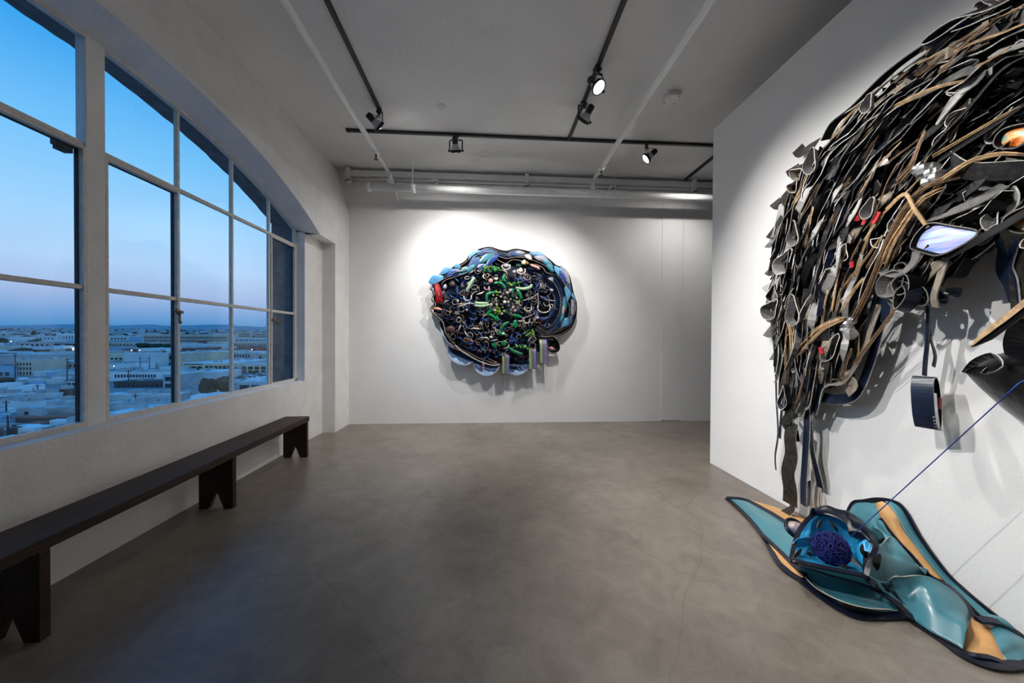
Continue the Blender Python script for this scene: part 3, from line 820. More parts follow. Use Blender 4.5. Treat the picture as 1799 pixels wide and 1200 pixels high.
for i in range(260):
    y = 700*(6**rn.random()); x = -y*rn.uniform(.1, 1.75); r = rn.uniform(3,6.5)
    if y < 1500 and hides(x-r, y, ground_z(y), 2*r, r, r): continue
    g.ball((x, y, ground_z(y)+r*.7), r, 6, 4, (1.5,1,.8), rnd=rn)
o = g.build('distant_trees', C_LEAF, smooth=True); tag(o, 'scattered dark treetops far across the city', 'treetops', kind='stuff')

g = MB()
for i in range(700):
    y = 85*(5**rn.random()); x = -y*rn.uniform(.55, 1.6)
    w, d, h = rn.uniform(1.5,7), rn.uniform(1.5,4), rn.uniform(1.2,3.2); z = ground_z(y)-.2
    if hides(x, y, z, w, d, h*.5): continue
    v = [(x,y,z),(x+w,y,z),(x+w,y+d,z),(x,y+d,z),(x,y,z+h),(x+w,y,z+h),(x+w,y+d,z+h),(x,y+d,z+h)]
    g.add(v, [(4,5,6,7),(0,1,5,4),(1,2,6,5),(3,0,4,7)], rn.choice([0,0,1,2,3,4,5]))
o = g.build('yard_clutter', [C_WHITE, C_GREY, C_DARK, C_BLUE, C_BRICK, C_PALE]); tag(o, 'jumble of sheds, crates and trucks filling the yards', 'yard clutter', kind='stuff')
def tree(label, px, py, wpx, hpx, seed, n=14):
    c = on_ground(px, py); k = c.y/FPX; r = wpx*k/2; h = hpx*k
    t = thing('tree', c, label, 'tree', 'trees between the buildings')
    rn = random.Random(seed); b = MB()
    for i in range(n):
        a = rn.uniform(0, 2*PI); q = r*.6*math.sqrt(rn.random()); s = r*rn.uniform(.35,.55)
        b.ball((c.x+q*math.cos(a), c.y+q*math.sin(a)*.7, c.z+h*rn.uniform(.40,.78)), s, 9, 7, (1,1,min(1.3,h/(2*r)*1.1)), rnd=rn)
    b.build('foliage', C_LEAF, t)
    b = MB(); b.tube([(c.x,c.y,c.z-1),(c.x,c.y,c.z+h*.6)], [r*.1,r*.05], 7); b.build('trunk', C_TRUNK, t)
tree('round dark tree on the left before the tan factory', 41, 627, 33, 14, 1)
tree('dark tree at the left frame edge under the hills', 2, 606, 22, 13, 2)
tree('dark tree between the far pale sheds', 61, 606, 17, 9, 3)
tree('dark hedge-like tree by the blue metal shed', 10, 677, 30, 13, 4)
tree('left dark tree of the line under the long depot', 255, 615, 24, 11, 5)
tree('middle dark tree of the line under the long depot', 274, 615, 26, 11, 6)
tree('right dark tree of the line under the long depot', 296, 615, 24, 11, 7)
tree('big dark tree left of its twin in the foreground', 365, 699, 28, 34, 8, 22)
tree('big dark tree right of its twin in the foreground', 395, 697, 26, 34, 9, 22)
tree('small tree before the green-framed yellow hall', 444, 658, 12, 6, 10)
tree('small tree by the brown annex', 404, 668, 9, 8, 12)
def pole(label, px, py, hpx, arms=2):
    c = on_ground(px, py); k = c.y/FPX; h = min(hpx*k, 15.0)
    t = thing('utility_pole', c, label, 'utility pole', 'utility poles along the streets')
    MB().tube([(c.x,c.y,c.z-.3),(c.x,c.y,c.z+h)], [.22,.15], 6).build('shaft', C_POLE, t)
    for a in range(arms): MB().box(c.x-1.2,c.x+1.2,c.y-.08,c.y+.08,c.z+h-.7-a*1.0,c.z+h-.5-a*1.0).build('crossarm', C_POLE, t)
pole('utility pole before the tan apartment block', 27, 668, 44); pole('utility pole before the long two-storey building', 118, 677, 44)
pole('utility pole on the lower left street, further one', 11, 732, 26, 1); pole('utility pole on the lower left street, nearest one', 14, 771, 38, 1)
pole('left utility pole before the blank pale wall', 246, 650, 22); pole('right utility pole before the blank pale wall', 262.5, 650, 22)
pole('utility pole before the row of square windows', 226, 679, 27, 1); pole('utility pole on the broad flat roof side', 238, 720, 26, 1); pole('utility pole in the yard by the dark doorway', 66, 697, 20, 1)
# water tank on the skyline
c = on_ground(380.5, 600); k = c.y/FPX
t = thing('water_tank', c, 'small dark water tank on a frame above the skyline', 'water tank')
MB().lathe((c.x,c.y,c.z+16*k), (0,0,1), [(1.6*k,0),(1.7*k,.3*k),(1.7*k,3.2*k),(.3*k,4.6*k)], 12).build('tank', C_DARK, t)
for sx in (-1,1):
    MB().tube([(c.x+sx*1.3*k,c.y,c.z),(c.x+sx*1.2*k,c.y,c.z+16*k)], .25*k, 5).build('leg', C_DARK, t)
def car(label, px, py, paint, ln=4.6, ang=0.0, lit=False):
    c = on_ground(px, py); t = thing('car', c, label, 'car', 'cars in the streets')
    t.rotation_euler.z = ang
    prof = [(-2.3,.35),(-2.25,.8),(-1.5,.92),(-.85,1.42),(.7,1.45),(1.35,.95),(2.2,.82),(2.3,.4)]
    s = ln/4.6; V = [(x*s,-.85,z) for x,z in prof]+[(x*s,.85,z) for x,z in prof]; n = 8
    def put(b, nm, m):
        me = bpy.data.meshes.new(nm); me.from_pydata(b.v, [], b.f); me.materials.append(m); me.update()
        q = bpy.data.objects.new(nm, me); COL.objects.link(q); q.parent = t
    put(MB().add(V, [tuple(range(n-1,-1,-1)), tuple(range(n,2*n))]+[(i,(i+1)%n,n+(i+1)%n,n+i) for i in range(n)]), 'body', paint)
    put(MB().add([(-1.3*s,-.87,.95),(-.8*s,-.87,1.36),(.65*s,-.87,1.38),(1.2*s,-.87,.97)], [(0,1,2,3)]), 'side_window', C_WIN)
    for x in (-1.45*s, 1.45*s):
        put(MB().lathe((x,-.9,.33),(0,1,0),[(.33,0),(.33,1.8)],10), 'wheel', C_TIRE)
    if lit:
        put(MB().lathe((-2.3*s,-.6,.65),(-1,0,0),[(.28,0),(.2,.1)],8), 'headlight', C_LAMP)
car('dark car with a lit headlight on the street at lower left', 52, 772, cm('car_dark', (.03,.035,.045), rough=.3), 5.2, 0.12, True)
car('grey parked car by the kiosk at lower left', 29, 754, cm('car_grey', (.2,.2,.22), rough=.3)); car('white van parked in the yard by the row of windows', 214, 673.5, cm('car_white', (.8,.8,.8), rough=.3), 6)
for i, (px, py) in enumerate([(425,664),(437,662),(449,665),(459,661),(432,668),(380,632),(390,633)]):
    car('parked car in the rows beside the yellow halls, %s' % ('leftmost in front','far middle','near middle','rightmost','nearest','by the white sheds','right one by the white sheds')[i], px, py, cm('car_white', (.8,.8,.8)) if i%3 else cm('car_grey', (.2,.2,.22)))
def lamp(label, px, py, py_ground, r=.42):
    c = on_ground(px, py_ground); top = on_axis(1, c.y, px, py); k = max(c.y/FPX*.55, .2)
    t = thing('street_lamp', c, label, 'street lamp', 'street lamps glowing in the city')
    MB().tube([c, (c.x,c.y,top.z)], .12, 5).build('post', C_POLE, t)
    MB().ball((c.x,c.y-.3,top.z), k, 8, 6).build('lamp_globe', C_LAMP, t)
for L in [('lamp at the finned white block',106,591,598.5),('upper of two lamps at the left frame edge',20,600,606),('lower bright lamp at the left frame edge',21.5,608,613),
          ('left lamp above the white roof under the trees',231.5,615.5,620.5),('right lamp above the white roof under the trees',246,615.5,620.5),('lamp before the low white hall',201,643.5,652),
          ('lamp beside the bright red container',443,614,621),('lamp among the sheds left of the brick mill',391.5,621,627),('lamp by the sash edge in the middle view',305,652,657),('lamp on the pale roof near the trees',324,706,712)]:
    lamp('glowing street lamp: '+L[0], *L[1:])

# ================================================================== fabric-strip tools for the artworks
NR = Vector((-1, 0, 0)); NB = Vector((0, -1, 0))
F_BLACK = mat('black_felt', (.006,.006,.007), .9, spec=.15, var=.5, scale=30)
F_CHAR = mat('charcoal_felt', (.024,.023,.024), .85, spec=.2, var=.4, scale=40)
F_GREY = mat('grey_felt', (.105,.102,.100), .85, var=.3, scale=40)
F_PALE = mat('pale_grey_felt', (.33,.325,.315), .85, var=.18, scale=30)
F_WARM = mat('warm_taupe_felt', (.24,.20,.155), .85, var=.25, scale=30)
F_NAVY = mat('navy_vinyl', (.006,.012,.032), .32, spec=.45, var=.4, scale=12)
F_EDGE = mat('cut_felt_edge', (.50,.48,.455), .9, var=.3, scale=90)
F_EDGED = mat('dark_cut_edge', (.13,.12,.115), .9, var=.4, scale=90)
F_GLOSS = mat('glossy_black_leather', (.004,.004,.005), .2, spec=.22, bump=.12, bscale=14)
F_CRACK = mat('crackled_olive_leather', (.008,.008,.007), .3, col2=(.034,.031,.022), scale=26, detail=8, bump=.8, bscale=40)
F_STRAW = mat('tan_raffia', (.50,.33,.175), .6, var=.35, scale=50)
F_STRAWD = mat('brown_raffia', (.22,.13,.07), .65, var=.4, scale=50)
F_RED = mat('red_cloth', (.40,.012,.018), .6, var=.3, scale=20)
F_WHITE = mat('white_lining', (.62,.61,.59), .7, var=.1, scale=20)

def ribbon(name, path, n, width, thick, mats, parent, phi=0.0, phi1=None, samples=None, taper=None, closed=False, label=None, wave=0.0):
    """Strip of material swept along path (3D points). phi turns the strip from lying along the wall (0) to standing out from it (pi/2)."""
    k = samples or max(6, 3*len(path))
    P = [Vector(p) for p in smooth_path([tuple(p) for p in path], k, closed)]
    if phi1 is None: phi1 = phi
    V = []
    for i, p in enumerate(P):
        u = i/(k-1)
        t = (P[(i+1)%k]-P[i-1]) if closed else (P[min(i+1,k-1)]-P[max(i-1,0)])
        if t.length < 1e-8: t = Vector((0,0,1))
        t.normalize()
        bb = n.cross(t)
        if bb.length < 1e-4: bb = t.orthogonal()
        bb.normalize()
        nn = t.cross(bb).normalized()
        if nn.dot(n) < 0: nn = -nn
        ph = phi + (phi1-phi)*u + wave*math.sin(u*9.0)
        w = bb*math.cos(ph) + nn*math.sin(ph); h = t.cross(w).normalized()
        wd = width*(taper(u) if taper else 1.0)/2
        V += [p-w*wd-h*thick/2, p+w*wd-h*thick/2, p+w*wd+h*thick/2, p-w*wd+h*thick/2]
    F, mi = [], []
    for i in range(k if closed else k-1):
        a, c = 4*i, 4*((i+1)%k)
        for j, m in ((0,1),(1,2),(2,0),(3,2)):
            F.append((a+j, a+(j+1)%4, c+(j+1)%4, c+j)); mi.append(m)
    if not closed:
        F.append((3,2,1,0)); mi.append(2); e = 4*(k-1); F.append((e,e+1,e+2,e+3)); mi.append(2)
    return MB().add(V, F, mi).build(name, mats, parent, smooth=False, label=label)
def patch(name, ra, rb, nu, nv, m, parent, bulge=0.0, wrinkle=0.0, wscale=6.0, thick=.004, nrm=None, seed=0, label=None, edge=None, smooth=True):
    """Sheet lofted between two rails of 3D points, with sag or bulge and creases, solid thickness."""
    A = [Vector(p) for p in smooth_path([tuple(p) for p in ra], nu)]; Bq = [Vector(p) for p in smooth_path([tuple(p) for p in rb], nu)]
    V, F = [], []
    n = nrm or Vector((0,0,1))
    for i in range(nu):
        for j in range(nv):
            v = j/(nv-1); p = A[i].lerp(Bq[i], v)
            q = math.sin(PI*v)
            d = bulge*q*(0.6+0.4*math.sin(PI*i/(nu-1)))
            if wrinkle:
                d += wrinkle*q*(noise.noise((p.x*wscale+seed, p.y*wscale, p.z*wscale)) + .5*noise.noise((p.x*wscale*2.3, p.y*wscale*2.3+seed, p.z*wscale*2.3)))
            V.append(p + n*d)
    for i in range(nu-1):
        for j in range(nv-1): F.append((i*nv+j, (i+1)*nv+j, (i+1)*nv+j+1, i*nv+j+1))
    o = MB().add(V, F).build(name, [m, edge or m], parent, smooth=smooth, label=label)
    s = o.modifiers.new('thickness', 'SOLIDIFY'); s.thickness = thick; s.offset = 0; s.material_offset_rim = 1
    return o

# ================================================================== black strip artwork on the partition
rn = random.Random(21)
blk = thing('wall_sculpture', (RW, 2.1, 1.9), 'huge black and grey wall sculpture of tangled fabric strips and raffia', 'sculpture')
OUT = [(1950,-140),(1830,-40),(1760,-6),(1700,14),(1640,66),(1560,128),(1500,186),(1462,215),(1446,250),(1412,264),(1400,310),(1366,352),(1348,400),(1353,440),(1350,490),(1350,560),(1360,600),(1362,660),(1376,730),(1425,740),
       (1440,690),(1488,680),(1518,630),(1530,560),(1545,515),(1600,530),(1655,510),(1690,475),(1735,452),(1760,430),(1799,430),(1860,470),(1950,480)]
def inside(px, py, poly=OUT):
    c = False; j = len(poly)-1
    for i in range(len(poly)):
        xi, yi = poly[i]; xj, yj = poly[j]
        if (yi > py) != (yj > py) and px < (xj-xi)*(py-yi)/(yj-yi)+xi: c = not c
        j = i
    return c
FLOW = [(1790,60,-.88,.47),(1650,110,-.80,.6),(1550,200,-.72,.7),(1750,250,-.80,.6),(1600,330,-.62,.78),(1480,330,-.55,.83),(1400,420,-.22,.97),(1450,500,-.30,.95),(1560,450,-.50,.86),(1390,600,-.02,1),
        (1450,620,-.16,.98),(1700,380,-.85,.52),(1380,330,-.35,.94),(1620,500,-.5,.86),(1900,200,-.85,.5),(1800,150,-.85,.5)]
def flow(px, py):
    sx = sy = 0
    for x, y, a, c in FLOW:
        w = 1/((x-px)**2+(y-py)**2+900)**1.3
        sx += a*w; sy += c*w
    l = math.hypot(sx, sy); return sx/l, sy/l
def dist_edge(px, py):
    d = 1e9; 
    for i in range(len(OUT)):
        (x0,y0),(x1,y1) = OUT[i], OUT[(i+1)%len(OUT)]
        t = max(0,min(1,((px-x0)*(x1-x0)+(py-y0)*(y1-y0))/((x1-x0)**2+(y1-y0)**2)))
        d = min(d, math.hypot(px-x0-t*(x1-x0), py-y0-t*(y1-y0)))
    return d
# black backing sheet, its colour standing in for the shadow between the strips
bm = bmesh.new(); pts = []
for x in range(1340, 1960, 14):
    for y in range(-140, 760, 14):
        if inside(x, y) and dist_edge(x, y) > 9:
            pts.append((x, y))
grid = {p: i for i, p in enumerate(pts)}; V = []; F = []
for (x, y) in pts:
    d = dist_edge(x, y); V.append(on_right(x, y, .012+min(d,60)/60*.075*(1+.5*noise.noise((x*.02,y*.02,1)))))
for (x, y) in pts:
    q = [(x,y),(x+14,y),(x+14,y+14),(x,y+14)]
    if all(c in grid for c in q): F.append(tuple(grid[c] for c in q))
MB().add(V, F).build('backing_sheet', F_BLACK, blk, smooth=True)
def seed_in():
    while True:
        x, y = rn.uniform(1345, 1900), rn.uniform(-80, 740)
        if inside(x, y): return x, y
def strand(x, y, length, wob, curl=0.0):
    pts = [(x, y)]; L = 0; a = rn.uniform(-.2,.2); ph = rn.uniform(0,6)
    while L < length:
        fx, fy = flow(x, y); an = math.atan2(fy, fx)+a+wob*math.sin(L*.05+ph)+curl*L/length
        x += 12*math.cos(an); y += 12*math.sin(an); L += 12
        if not inside(x, y): break
        pts.append((x, y))
    return pts
def mats_for(px, py):
    r = rn.random()
    low = py > 380 and px < 1560
    if low:
        f = F_BLACK if r<.14 else F_CHAR if r<.28 else F_GREY if r<.48 else F_PALE if r<.70 else F_WARM if r<.90 else F_NAVY
    else:
        f = F_BLACK if r<.34 else F_CHAR if r<.58 else F_GREY if r<.78 else F_PALE if r<.89 else F_WARM if r<.93 else F_NAVY
    bk = rn.choice([F_BLACK, F_NAVY, F_CHAR, F_GREY if low else F_BLACK, F_BLACK])
    return [f, bk, F_EDGE if rn.random()<.45 else F_EDGED]
# long folded strips
cnt = 0
while cnt < 250:
    x, y = seed_in(); s = strand(x, y, rn.uniform(130, 380), rn.uniform(.03,.22))
    if len(s) < 6: continue
    o0 = rn.uniform(.09,.26)
    P = []
    for i, (px, py) in enumerate(s):
        d = dist_edge(px, py)
        P.append(on_right(px, py, .03+(o0+.035*math.sin(i*.9+cnt))*min(1, .30+d/55)))
    k = len(P)
    if k > 8: P = P[::2] if k > 12 else P
    ph = rn.choice([rn.uniform(.9,2.2), rn.uniform(.9,2.2), rn.uniform(-.6,.6)])
    ribbon('fabric_strip', P, NR, rn.uniform(.028,.07), rn.uniform(.004,.007), mats_for(*s[len(s)//2]), blk, ph, ph+rn.uniform(-.6,.6), samples=min(26, 3*len(P)),
           taper=lambda u: .72+.28*math.sin(PI*u), wave=rn.uniform(0,.22))
    cnt += 1
# teardrop loops standing on edge
cnt = 0
while cnt < 95:
    x, y = seed_in()
    if dist_edge(x, y) < 10: continue
    fx, fy = flow(x, y); an = math.atan2(fy, fx)+rn.uniform(-.5,.5); L = rn.uniform(18,52); w = rn.uniform(5,13)
    ca, sa = math.cos(an), math.sin(an)
    loop = [(0,0),(L*.35,-w*.5),(L*.75,-w),(L,0),(L*.75,w),(L*.35,w*.5)]
    o0 = rn.uniform(.12,.27)*min(1, .5+dist_edge(x,y)/60)
    P = [on_right(x+ca*a-sa*c, y+sa*a+ca*c, o0+rn.uniform(-.008,.008)) for a, c in loop]
    ribbon('fabric_loop', P, NR, rn.uniform(.04,.085), .005, [rn.choice([F_PALE,F_GREY,F_GREY,F_WARM,F_CHAR]), rn.choice([F_BLACK,F_NAVY,F_CHAR]), F_EDGE], blk, PI/2+rn.uniform(-.35,.35), samples=22, closed=True)
    cnt += 1
# ragged flaps along the left outline
for (x, y, an, L, w, m) in [(1418,262,2.6,34,.08,F_CRACK),(1404,300,2.9,26,.09,F_CRACK),(1376,352,2.4,30,.09,F_CRACK),(1366,402,2.2,28,.10,F_CRACK),(1360,420,2.0,24,.08,F_GREY),(1362,470,2.3,24,.09,F_CRACK),
                         (1360,500,2.5,26,.09,F_PALE),(1364,552,2.7,28,.11,F_GREY),(1360,575,2.2,26,.11,F_GREY),(1366,612,1.7,30,.08,F_GREY)]:
    P = [on_right(x+20*math.cos(an+PI)*1.0, y+20*math.sin(an+PI), .15), on_right(x, y, .12), on_right(x+L*.35*math.cos(an), y+L*.35*math.sin(an), .09), on_right(x+L*.5*math.cos(an+.6), y+L*.6*math.sin(an+.6), .05)]
    ribbon('edge_flap', P, NR, w, .006, [m, F_NAVY, F_EDGED], blk, rn.uniform(-.5,.5), rn.uniform(.2,.9), samples=9)
# raffia bundles
def bundle(pts, n, spread, off, m, r=.0016):
    b = MB()
    for k in range(n):
        dx, dy, do = rn.uniform(-spread,spread), rn.uniform(-spread,spread), rn.uniform(-.012,.012)
        q = []
        for i, p in enumerate(pts):
            f = 1+.8*(i/(len(pts)-1)-.5)*rn.uniform(.3,1.4)
            of = p[2] if len(p) > 2 else off
            q.append(tuple(on_right(p[0]+dx*f, p[1]+dy*f, of+do)))
        b.tube([Vector(v) for v in smooth_path(q, max(5, 2*len(q)))], r*rn.uniform(.7,1.5), 5)
    return b.build('raffia_bundle', m, blk, smooth=True)
cnt = 0
while cnt < 76:
    x, y = seed_in(); s = strand(x, y, rn.uniform(50,170), .08)
    if len(s) < 4: continue
    o0 = rn.uniform(.2,.31)
    s = [(px, py, o0*min(1,.45+dist_edge(px,py)/70)) for px, py in s][::2]
    if len(s) < 3: continue
    bundle(s, rn.randint(3,6), rn.uniform(1.2,3), o0, F_STRAW if rn.random()<.5 else F_STRAWD)
    cnt += 1
# the bundles that stand out
bundle([(1660,330,.30),(1620,350,.33),(1590,390,.34),(1565,430,.33),(1552,462,.31)], 22, 5, .3, F_STRAW)
bundle([(1690,310,.30),(1640,322,.33),(1600,352,.34),(1560,420,.33),(1530,500,.28),(1500,560,.25)], 16, 5, .3, F_STRAWD)
bundle([(1799,272,.33),(1760,270,.34),(1710,282,.34),(1670,306,.33),(1640,330,.30)], 16, 4, .3, F_STRAW)
bundle([(1810,180,.30),(1760,205,.32),(1700,240,.32),(1640,275,.31)], 9, 2.5, .3, F_STRAW)
bundle([(1700,140,.30),(1640,155,.32),(1590,178,.32),(1540,205,.28)], 9, 2.5, .3, F_STRAW)
bundle([(1625,230,.33),(1612,260,.34),(1600,290,.34),(1575,320,.32)], 10, 3, .3, F_STRAWD)
bundle([(1480,560,.27),(1440,580,.29),(1400,620,.27)], 12, 6, .3, F_STRAW); bundle([(1380,540,.25),(1390,580,.26),(1396,640,.24)], 12, 5, .3, F_STRAW)
bundle([(1600,505,.24),(1560,560,.25),(1500,640,.22)], 8, 3, .3, F_STRAWD)
ribbon('bent_reed', [on_right(1558,368,.30), on_right(1589,341,.36), on_right(1607,368,.36), on_right(1630,400,.34)], NR, .018, .006, [F_STRAW,F_STRAW,F_STRAW], blk, .3, samples=14)
# big folded straps that read from far off
def strap(name, pts, width, mats, ph=0, ph1=None, thick=.006, taper=None, label=None, n=None):
    return ribbon(name, [on_right(x, y, o) for x, y, o in pts], NR, width, thick, mats, blk, ph, ph1, samples=n or 4*len(pts), taper=taper, label=label)
GP = [F_PALE, F_BLACK, F_EDGE]; GG = [F_GREY, F_BLACK, F_EDGE]; NV = [F_NAVY, F_GREY, F_EDGE]; BK = [F_BLACK, F_CHAR, F_EDGED]; GB = [F_GLOSS, F_GLOSS, F_EDGED]; WM = [F_WARM, F_CHAR, F_EDGE]
strap('fabric_strip', [(1850,-40,.16),(1760,8,.18),(1690,28,.17),(1640,62,.15),(1626,85,.14),(1650,80,.17),(1720,36,.2)], .10, NV, 1.2)
strap('fabric_strip', [(1645,68,.10),(1600,98,.11),(1555,134,.11),(1505,184,.10),(1468,214,.09),(1450,246,.08)], .10, [F_NAVY,F_BLACK,F_EDGED], 1.2, n=24)
strap('fabric_strip', [(1640,84,.16),(1590,120,.17),(1540,160,.17),(1500,205,.15)], .08, [F_BLACK,F_NAVY,F_EDGE], 1.0, n=20)
strap('fabric_strip', [(1860,30,.22),(1780,62,.24),(1730,90,.24),(1660,108,.22)], .06, GG, 1.3)
strap('fabric_strip', [(1850,60,.25),(1790,80,.26),(1745,95,.26)], .05, GP, .9)
strap('fabric_strip', [(1744,124,.28),(1700,150,.29),(1668,186,.29),(1645,220,.27)], .075, GP, .25, .6, taper=lambda u:.4+.6*math.sin(PI*min(max(u,.05),.95)))
strap('fabric_strip', [(1820,90,.24),(1760,122,.30),(1700,190,.32),(1640,255,.31),(1590,330,.28)], .055, BK, .8)
strap('fabric_strip', [(1720,120,.27),(1690,128,.28),(1640,155,.28),(1580,180,.25),(1556,192,.23)], .05, GG, .5)
strap('fabric_strip', [(1840,150,.28),(1780,195,.31),(1720,235,.32),(1650,280,.30)], .05, BK, .7)
strap('fabric_strip', [(1600,195,.24),(1550,205,.26),(1510,235,.25),(1492,262,.2)], .07, GP, .4, 1.2)
strap('fabric_strip', [(1560,280,.26),(1540,290,.28),(1520,310,.27),(1500,330,.24)], .07, [F_WHITE,F_BLACK,F_EDGE], .3, 1.0)
strap('fabric_strip', [(1665,280,.30),(1700,300,.32),(1770,300,.32),(1840,296,.3)], .08, [F_CHAR,F_BLACK,F_EDGE], .5)
strap('fabric_strip', [(1765,325,.28),(1720,352,.31),(1665,374,.32),(1640,382,.3)], .06, GG, .4, 1.0)
strap('fabric_strip', [(1705,350,.22),(1730,372,.24),(1752,395,.24)], .05, [F_WHITE,F_NAVY,F_EDGE], .3)
strap('fabric_strip', [(1770,330,.24),(1788,352,.26),(1776,390,.26)], .07, GP, .5, 1.3)
strap('fabric_strip', [(1840,352,.36),(1770,392,.36),(1712,425,.36),(1668,448,.33)], .045, GB, .5)
for (x, y, L, an) in [(1432,262,42,1.75),(1398,390,40,1.6),(1533,168,28,1.9),(1538,350,34,2.0),(1396,520,50,1.55)]:
    ca, sa = math.cos(an), math.sin(an); w = L*.2
    P = [on_right(x+ca*a-sa*c, y+sa*a+ca*c, .30) for a, c in [(0,0),(L*.35,-w*.5),(L*.8,-w),(L,0),(L*.8,w),(L*.35,w*.5)]]
    ribbon('fabric_loop', P, NR, .055, .005, [F_GREY,F_PALE,F_EDGE], blk, PI/2-.5, samples=26, closed=True)
# knot of folded loops under the iridescent panel
for k in range(13):
    a = rn.uniform(0, 2*PI); x, y = 1596+rn.uniform(-34,34), 498+rn.uniform(-26,26); L, w = rn.uniform(26,52), rn.uniform(8,18)
    ca, sa = math.cos(a), math.sin(a)
    P = [on_right(x+ca*p-sa*c, y+sa*p+ca*c, .16+k*.012) for p, c in [(-L*.5,0),(-L*.1,-w),(L*.5,-w*.4),(L*.5,w*.5),(-L*.1,w)]]
    ribbon('fabric_loop', P, NR, .07, .006, [rn.choice([F_PALE,F_GREY,F_GREY]), rn.choice([F_NAVY,F_BLACK]), F_EDGED], blk, PI/2+rn.uniform(-.6,.6), samples=20, closed=True)
strap('fabric_strip', [(1612,440,.30),(1604,462,.31),(1580,480,.30),(1552,474,.27)], .06, GG, .3, 1.0)
strap('fabric_strip', [(1662,452,.28),(1650,490,.29),(1641,520,.27),(1644,540,.25)], .035, WM, .3)
strap('fabric_strip', [(1665,458,.25),(1650,500,.24),(1668,520,.22),(1676,505,.22)], .07, NV, .6, 1.4)
strap('fabric_strip', [(1570,470,.2),(1560,500,.22),(1556,560,.2),(1560,550,.15)], .06, NV, .2)
# iridescent and orange panels
M_HOLO = bpy.data.materials.new('iridescent_foil'); M_HOLO.use_nodes = True
def foil(m, cols, sc, rough=.32):
    n = m.node_tree; b = n.nodes['Principled BSDF']; L = n.links
    t = n.nodes.new('ShaderNodeTexCoord'); mp = n.nodes.new('ShaderNodeMapping'); mp.inputs['Scale'].default_value = sc; mp.inputs['Rotation'].default_value = (.25, 0, 0)
    nz = n.nodes.new('ShaderNodeTexNoise'); nz.inputs['Scale'].default_value = 3; nz.inputs['Detail'].default_value = 5
    r = n.nodes.new('ShaderNodeValToRGB')
    while len(r.color_ramp.elements) < len(cols): r.color_ramp.elements.new(.5)
    for i, c in enumerate(cols): r.color_ramp.elements[i].position = .3+.4*i/(len(cols)-1); r.color_ramp.elements[i].color = c
    L.new(t.outputs['Object'], mp.inputs[0]); L.new(mp.outputs[0], nz.inputs['Vector']); L.new(nz.outputs['Fac'], r.inputs['Fac']); L.new(r.outputs[0], b.inputs['Base Color'])
    b.inputs['Roughness'].default_value = rough; b.inputs['Metallic'].default_value = .05
    return m
foil(M_HOLO, [srgb(120,110,215), srgb(130,170,235), srgb(205,190,240), srgb(165,215,245), srgb(235,190,235)], (1, 1.2, 24), .5)
M_ORANGE = bpy.data.materials.new('orange_foil'); M_ORANGE.use_nodes = True
foil(M_ORANGE, [srgb(120,40,10), srgb(225,110,30), srgb(245,190,120), srgb(120,190,190)], (1, 6, 10), .25)
def pad(name, ring, off, m, label, bulge=.006):
    c = on_right(sum(p[0] for p in ring)/len(ring), sum(p[1] for p in ring)/len(ring), off+bulge)
    R1 = [Vector(p) for p in smooth_path([tuple(on_right(x, y, off)) for x, y in ring], 28, True)]
    V, F, k = [], [], 28
    for s in (1.0, .96, .6, .3):
        for p in R1: V.append(c.lerp(p, s) + NR*(bulge*(1-s*s) if s < 1 else 0))
    V.append(c+NR*bulge*.2); 
    for q in range(3):
        for i in range(k): F.append((q*k+i, q*k+(i+1)%k, (q+1)*k+(i+1)%k, (q+1)*k+i))
    for i in range(k): F.append((3*k+i, 3*k+(i+1)%k, 4*k))
    pb = MB().add(V, F).build(name, m, blk, smooth=True, label=label)
    ribbon('rim_strip', R1[::2], NR, .05, .006, [F_BLACK,F_GREY,F_EDGED], pb, PI/2-.3, samples=30, closed=True)
    return pb
pad('foil_panel', [(1609,432),(1616,416),(1628,402),(1640,395),(1655,395),(1685,401),(1714,405),(1721,410),(1714,418),(1690,432),(1660,446),(1640,444),(1615,437)], .33, M_HOLO, 'iridescent lilac-blue panel')
pad('foil_panel', [(1758,248),(1768,232),(1790,224),(1812,222),(1815,240),(1795,256),(1775,258),(1762,256)], .30, M_ORANGE, 'orange iridescent panel')
pad('foil_panel', [(1773,390),(1785,378),(1812,366),(1830,366),(1835,390),(1810,406),(1785,402)], .33, M_ORANGE, 'orange iridescent panel')
b = MB()
for k in range(16):
    q = on_right(1628+rn.uniform(-17,17), 308+rn.uniform(-16,14), .26+rn.uniform(0,.06))
    b.ball(q, rn.uniform(.02,.04), 5, 4, rnd=rn)
b.build('crumpled_foil', mat('crumpled_silver_foil', (.5,.5,.5), .3, metal=.7), blk, label='crumpled pale foil ball')
b = MB()
for k in range(8):
    q = on_right(1490+rn.uniform(-10,10), 575+rn.uniform(-14,14), .2+rn.uniform(0,.04)); b.ball(q, rn.uniform(.02,.04), 5, 4, rnd=rn)
b.build('crumpled_foil', mat('crumpled_silver_foil', (.5,.5,.5), .3, metal=.7), blk)
for pts in [[(1506,375,.27),(1504,384,.28),(1510,382,.28)],[(1520,385,.28),(1516,395,.28)],[(1496,460,.3),(1497,470,.3)],[(1440,610,.28),(1444,622,.28)],[(1545,372,.28),(1540,382,.28),(1534,392,.28)]]:
    strap('red_scrap', [(x,y,o+.03) for x,y,o in pts], .03, [F_RED,F_RED,F_RED], .3)
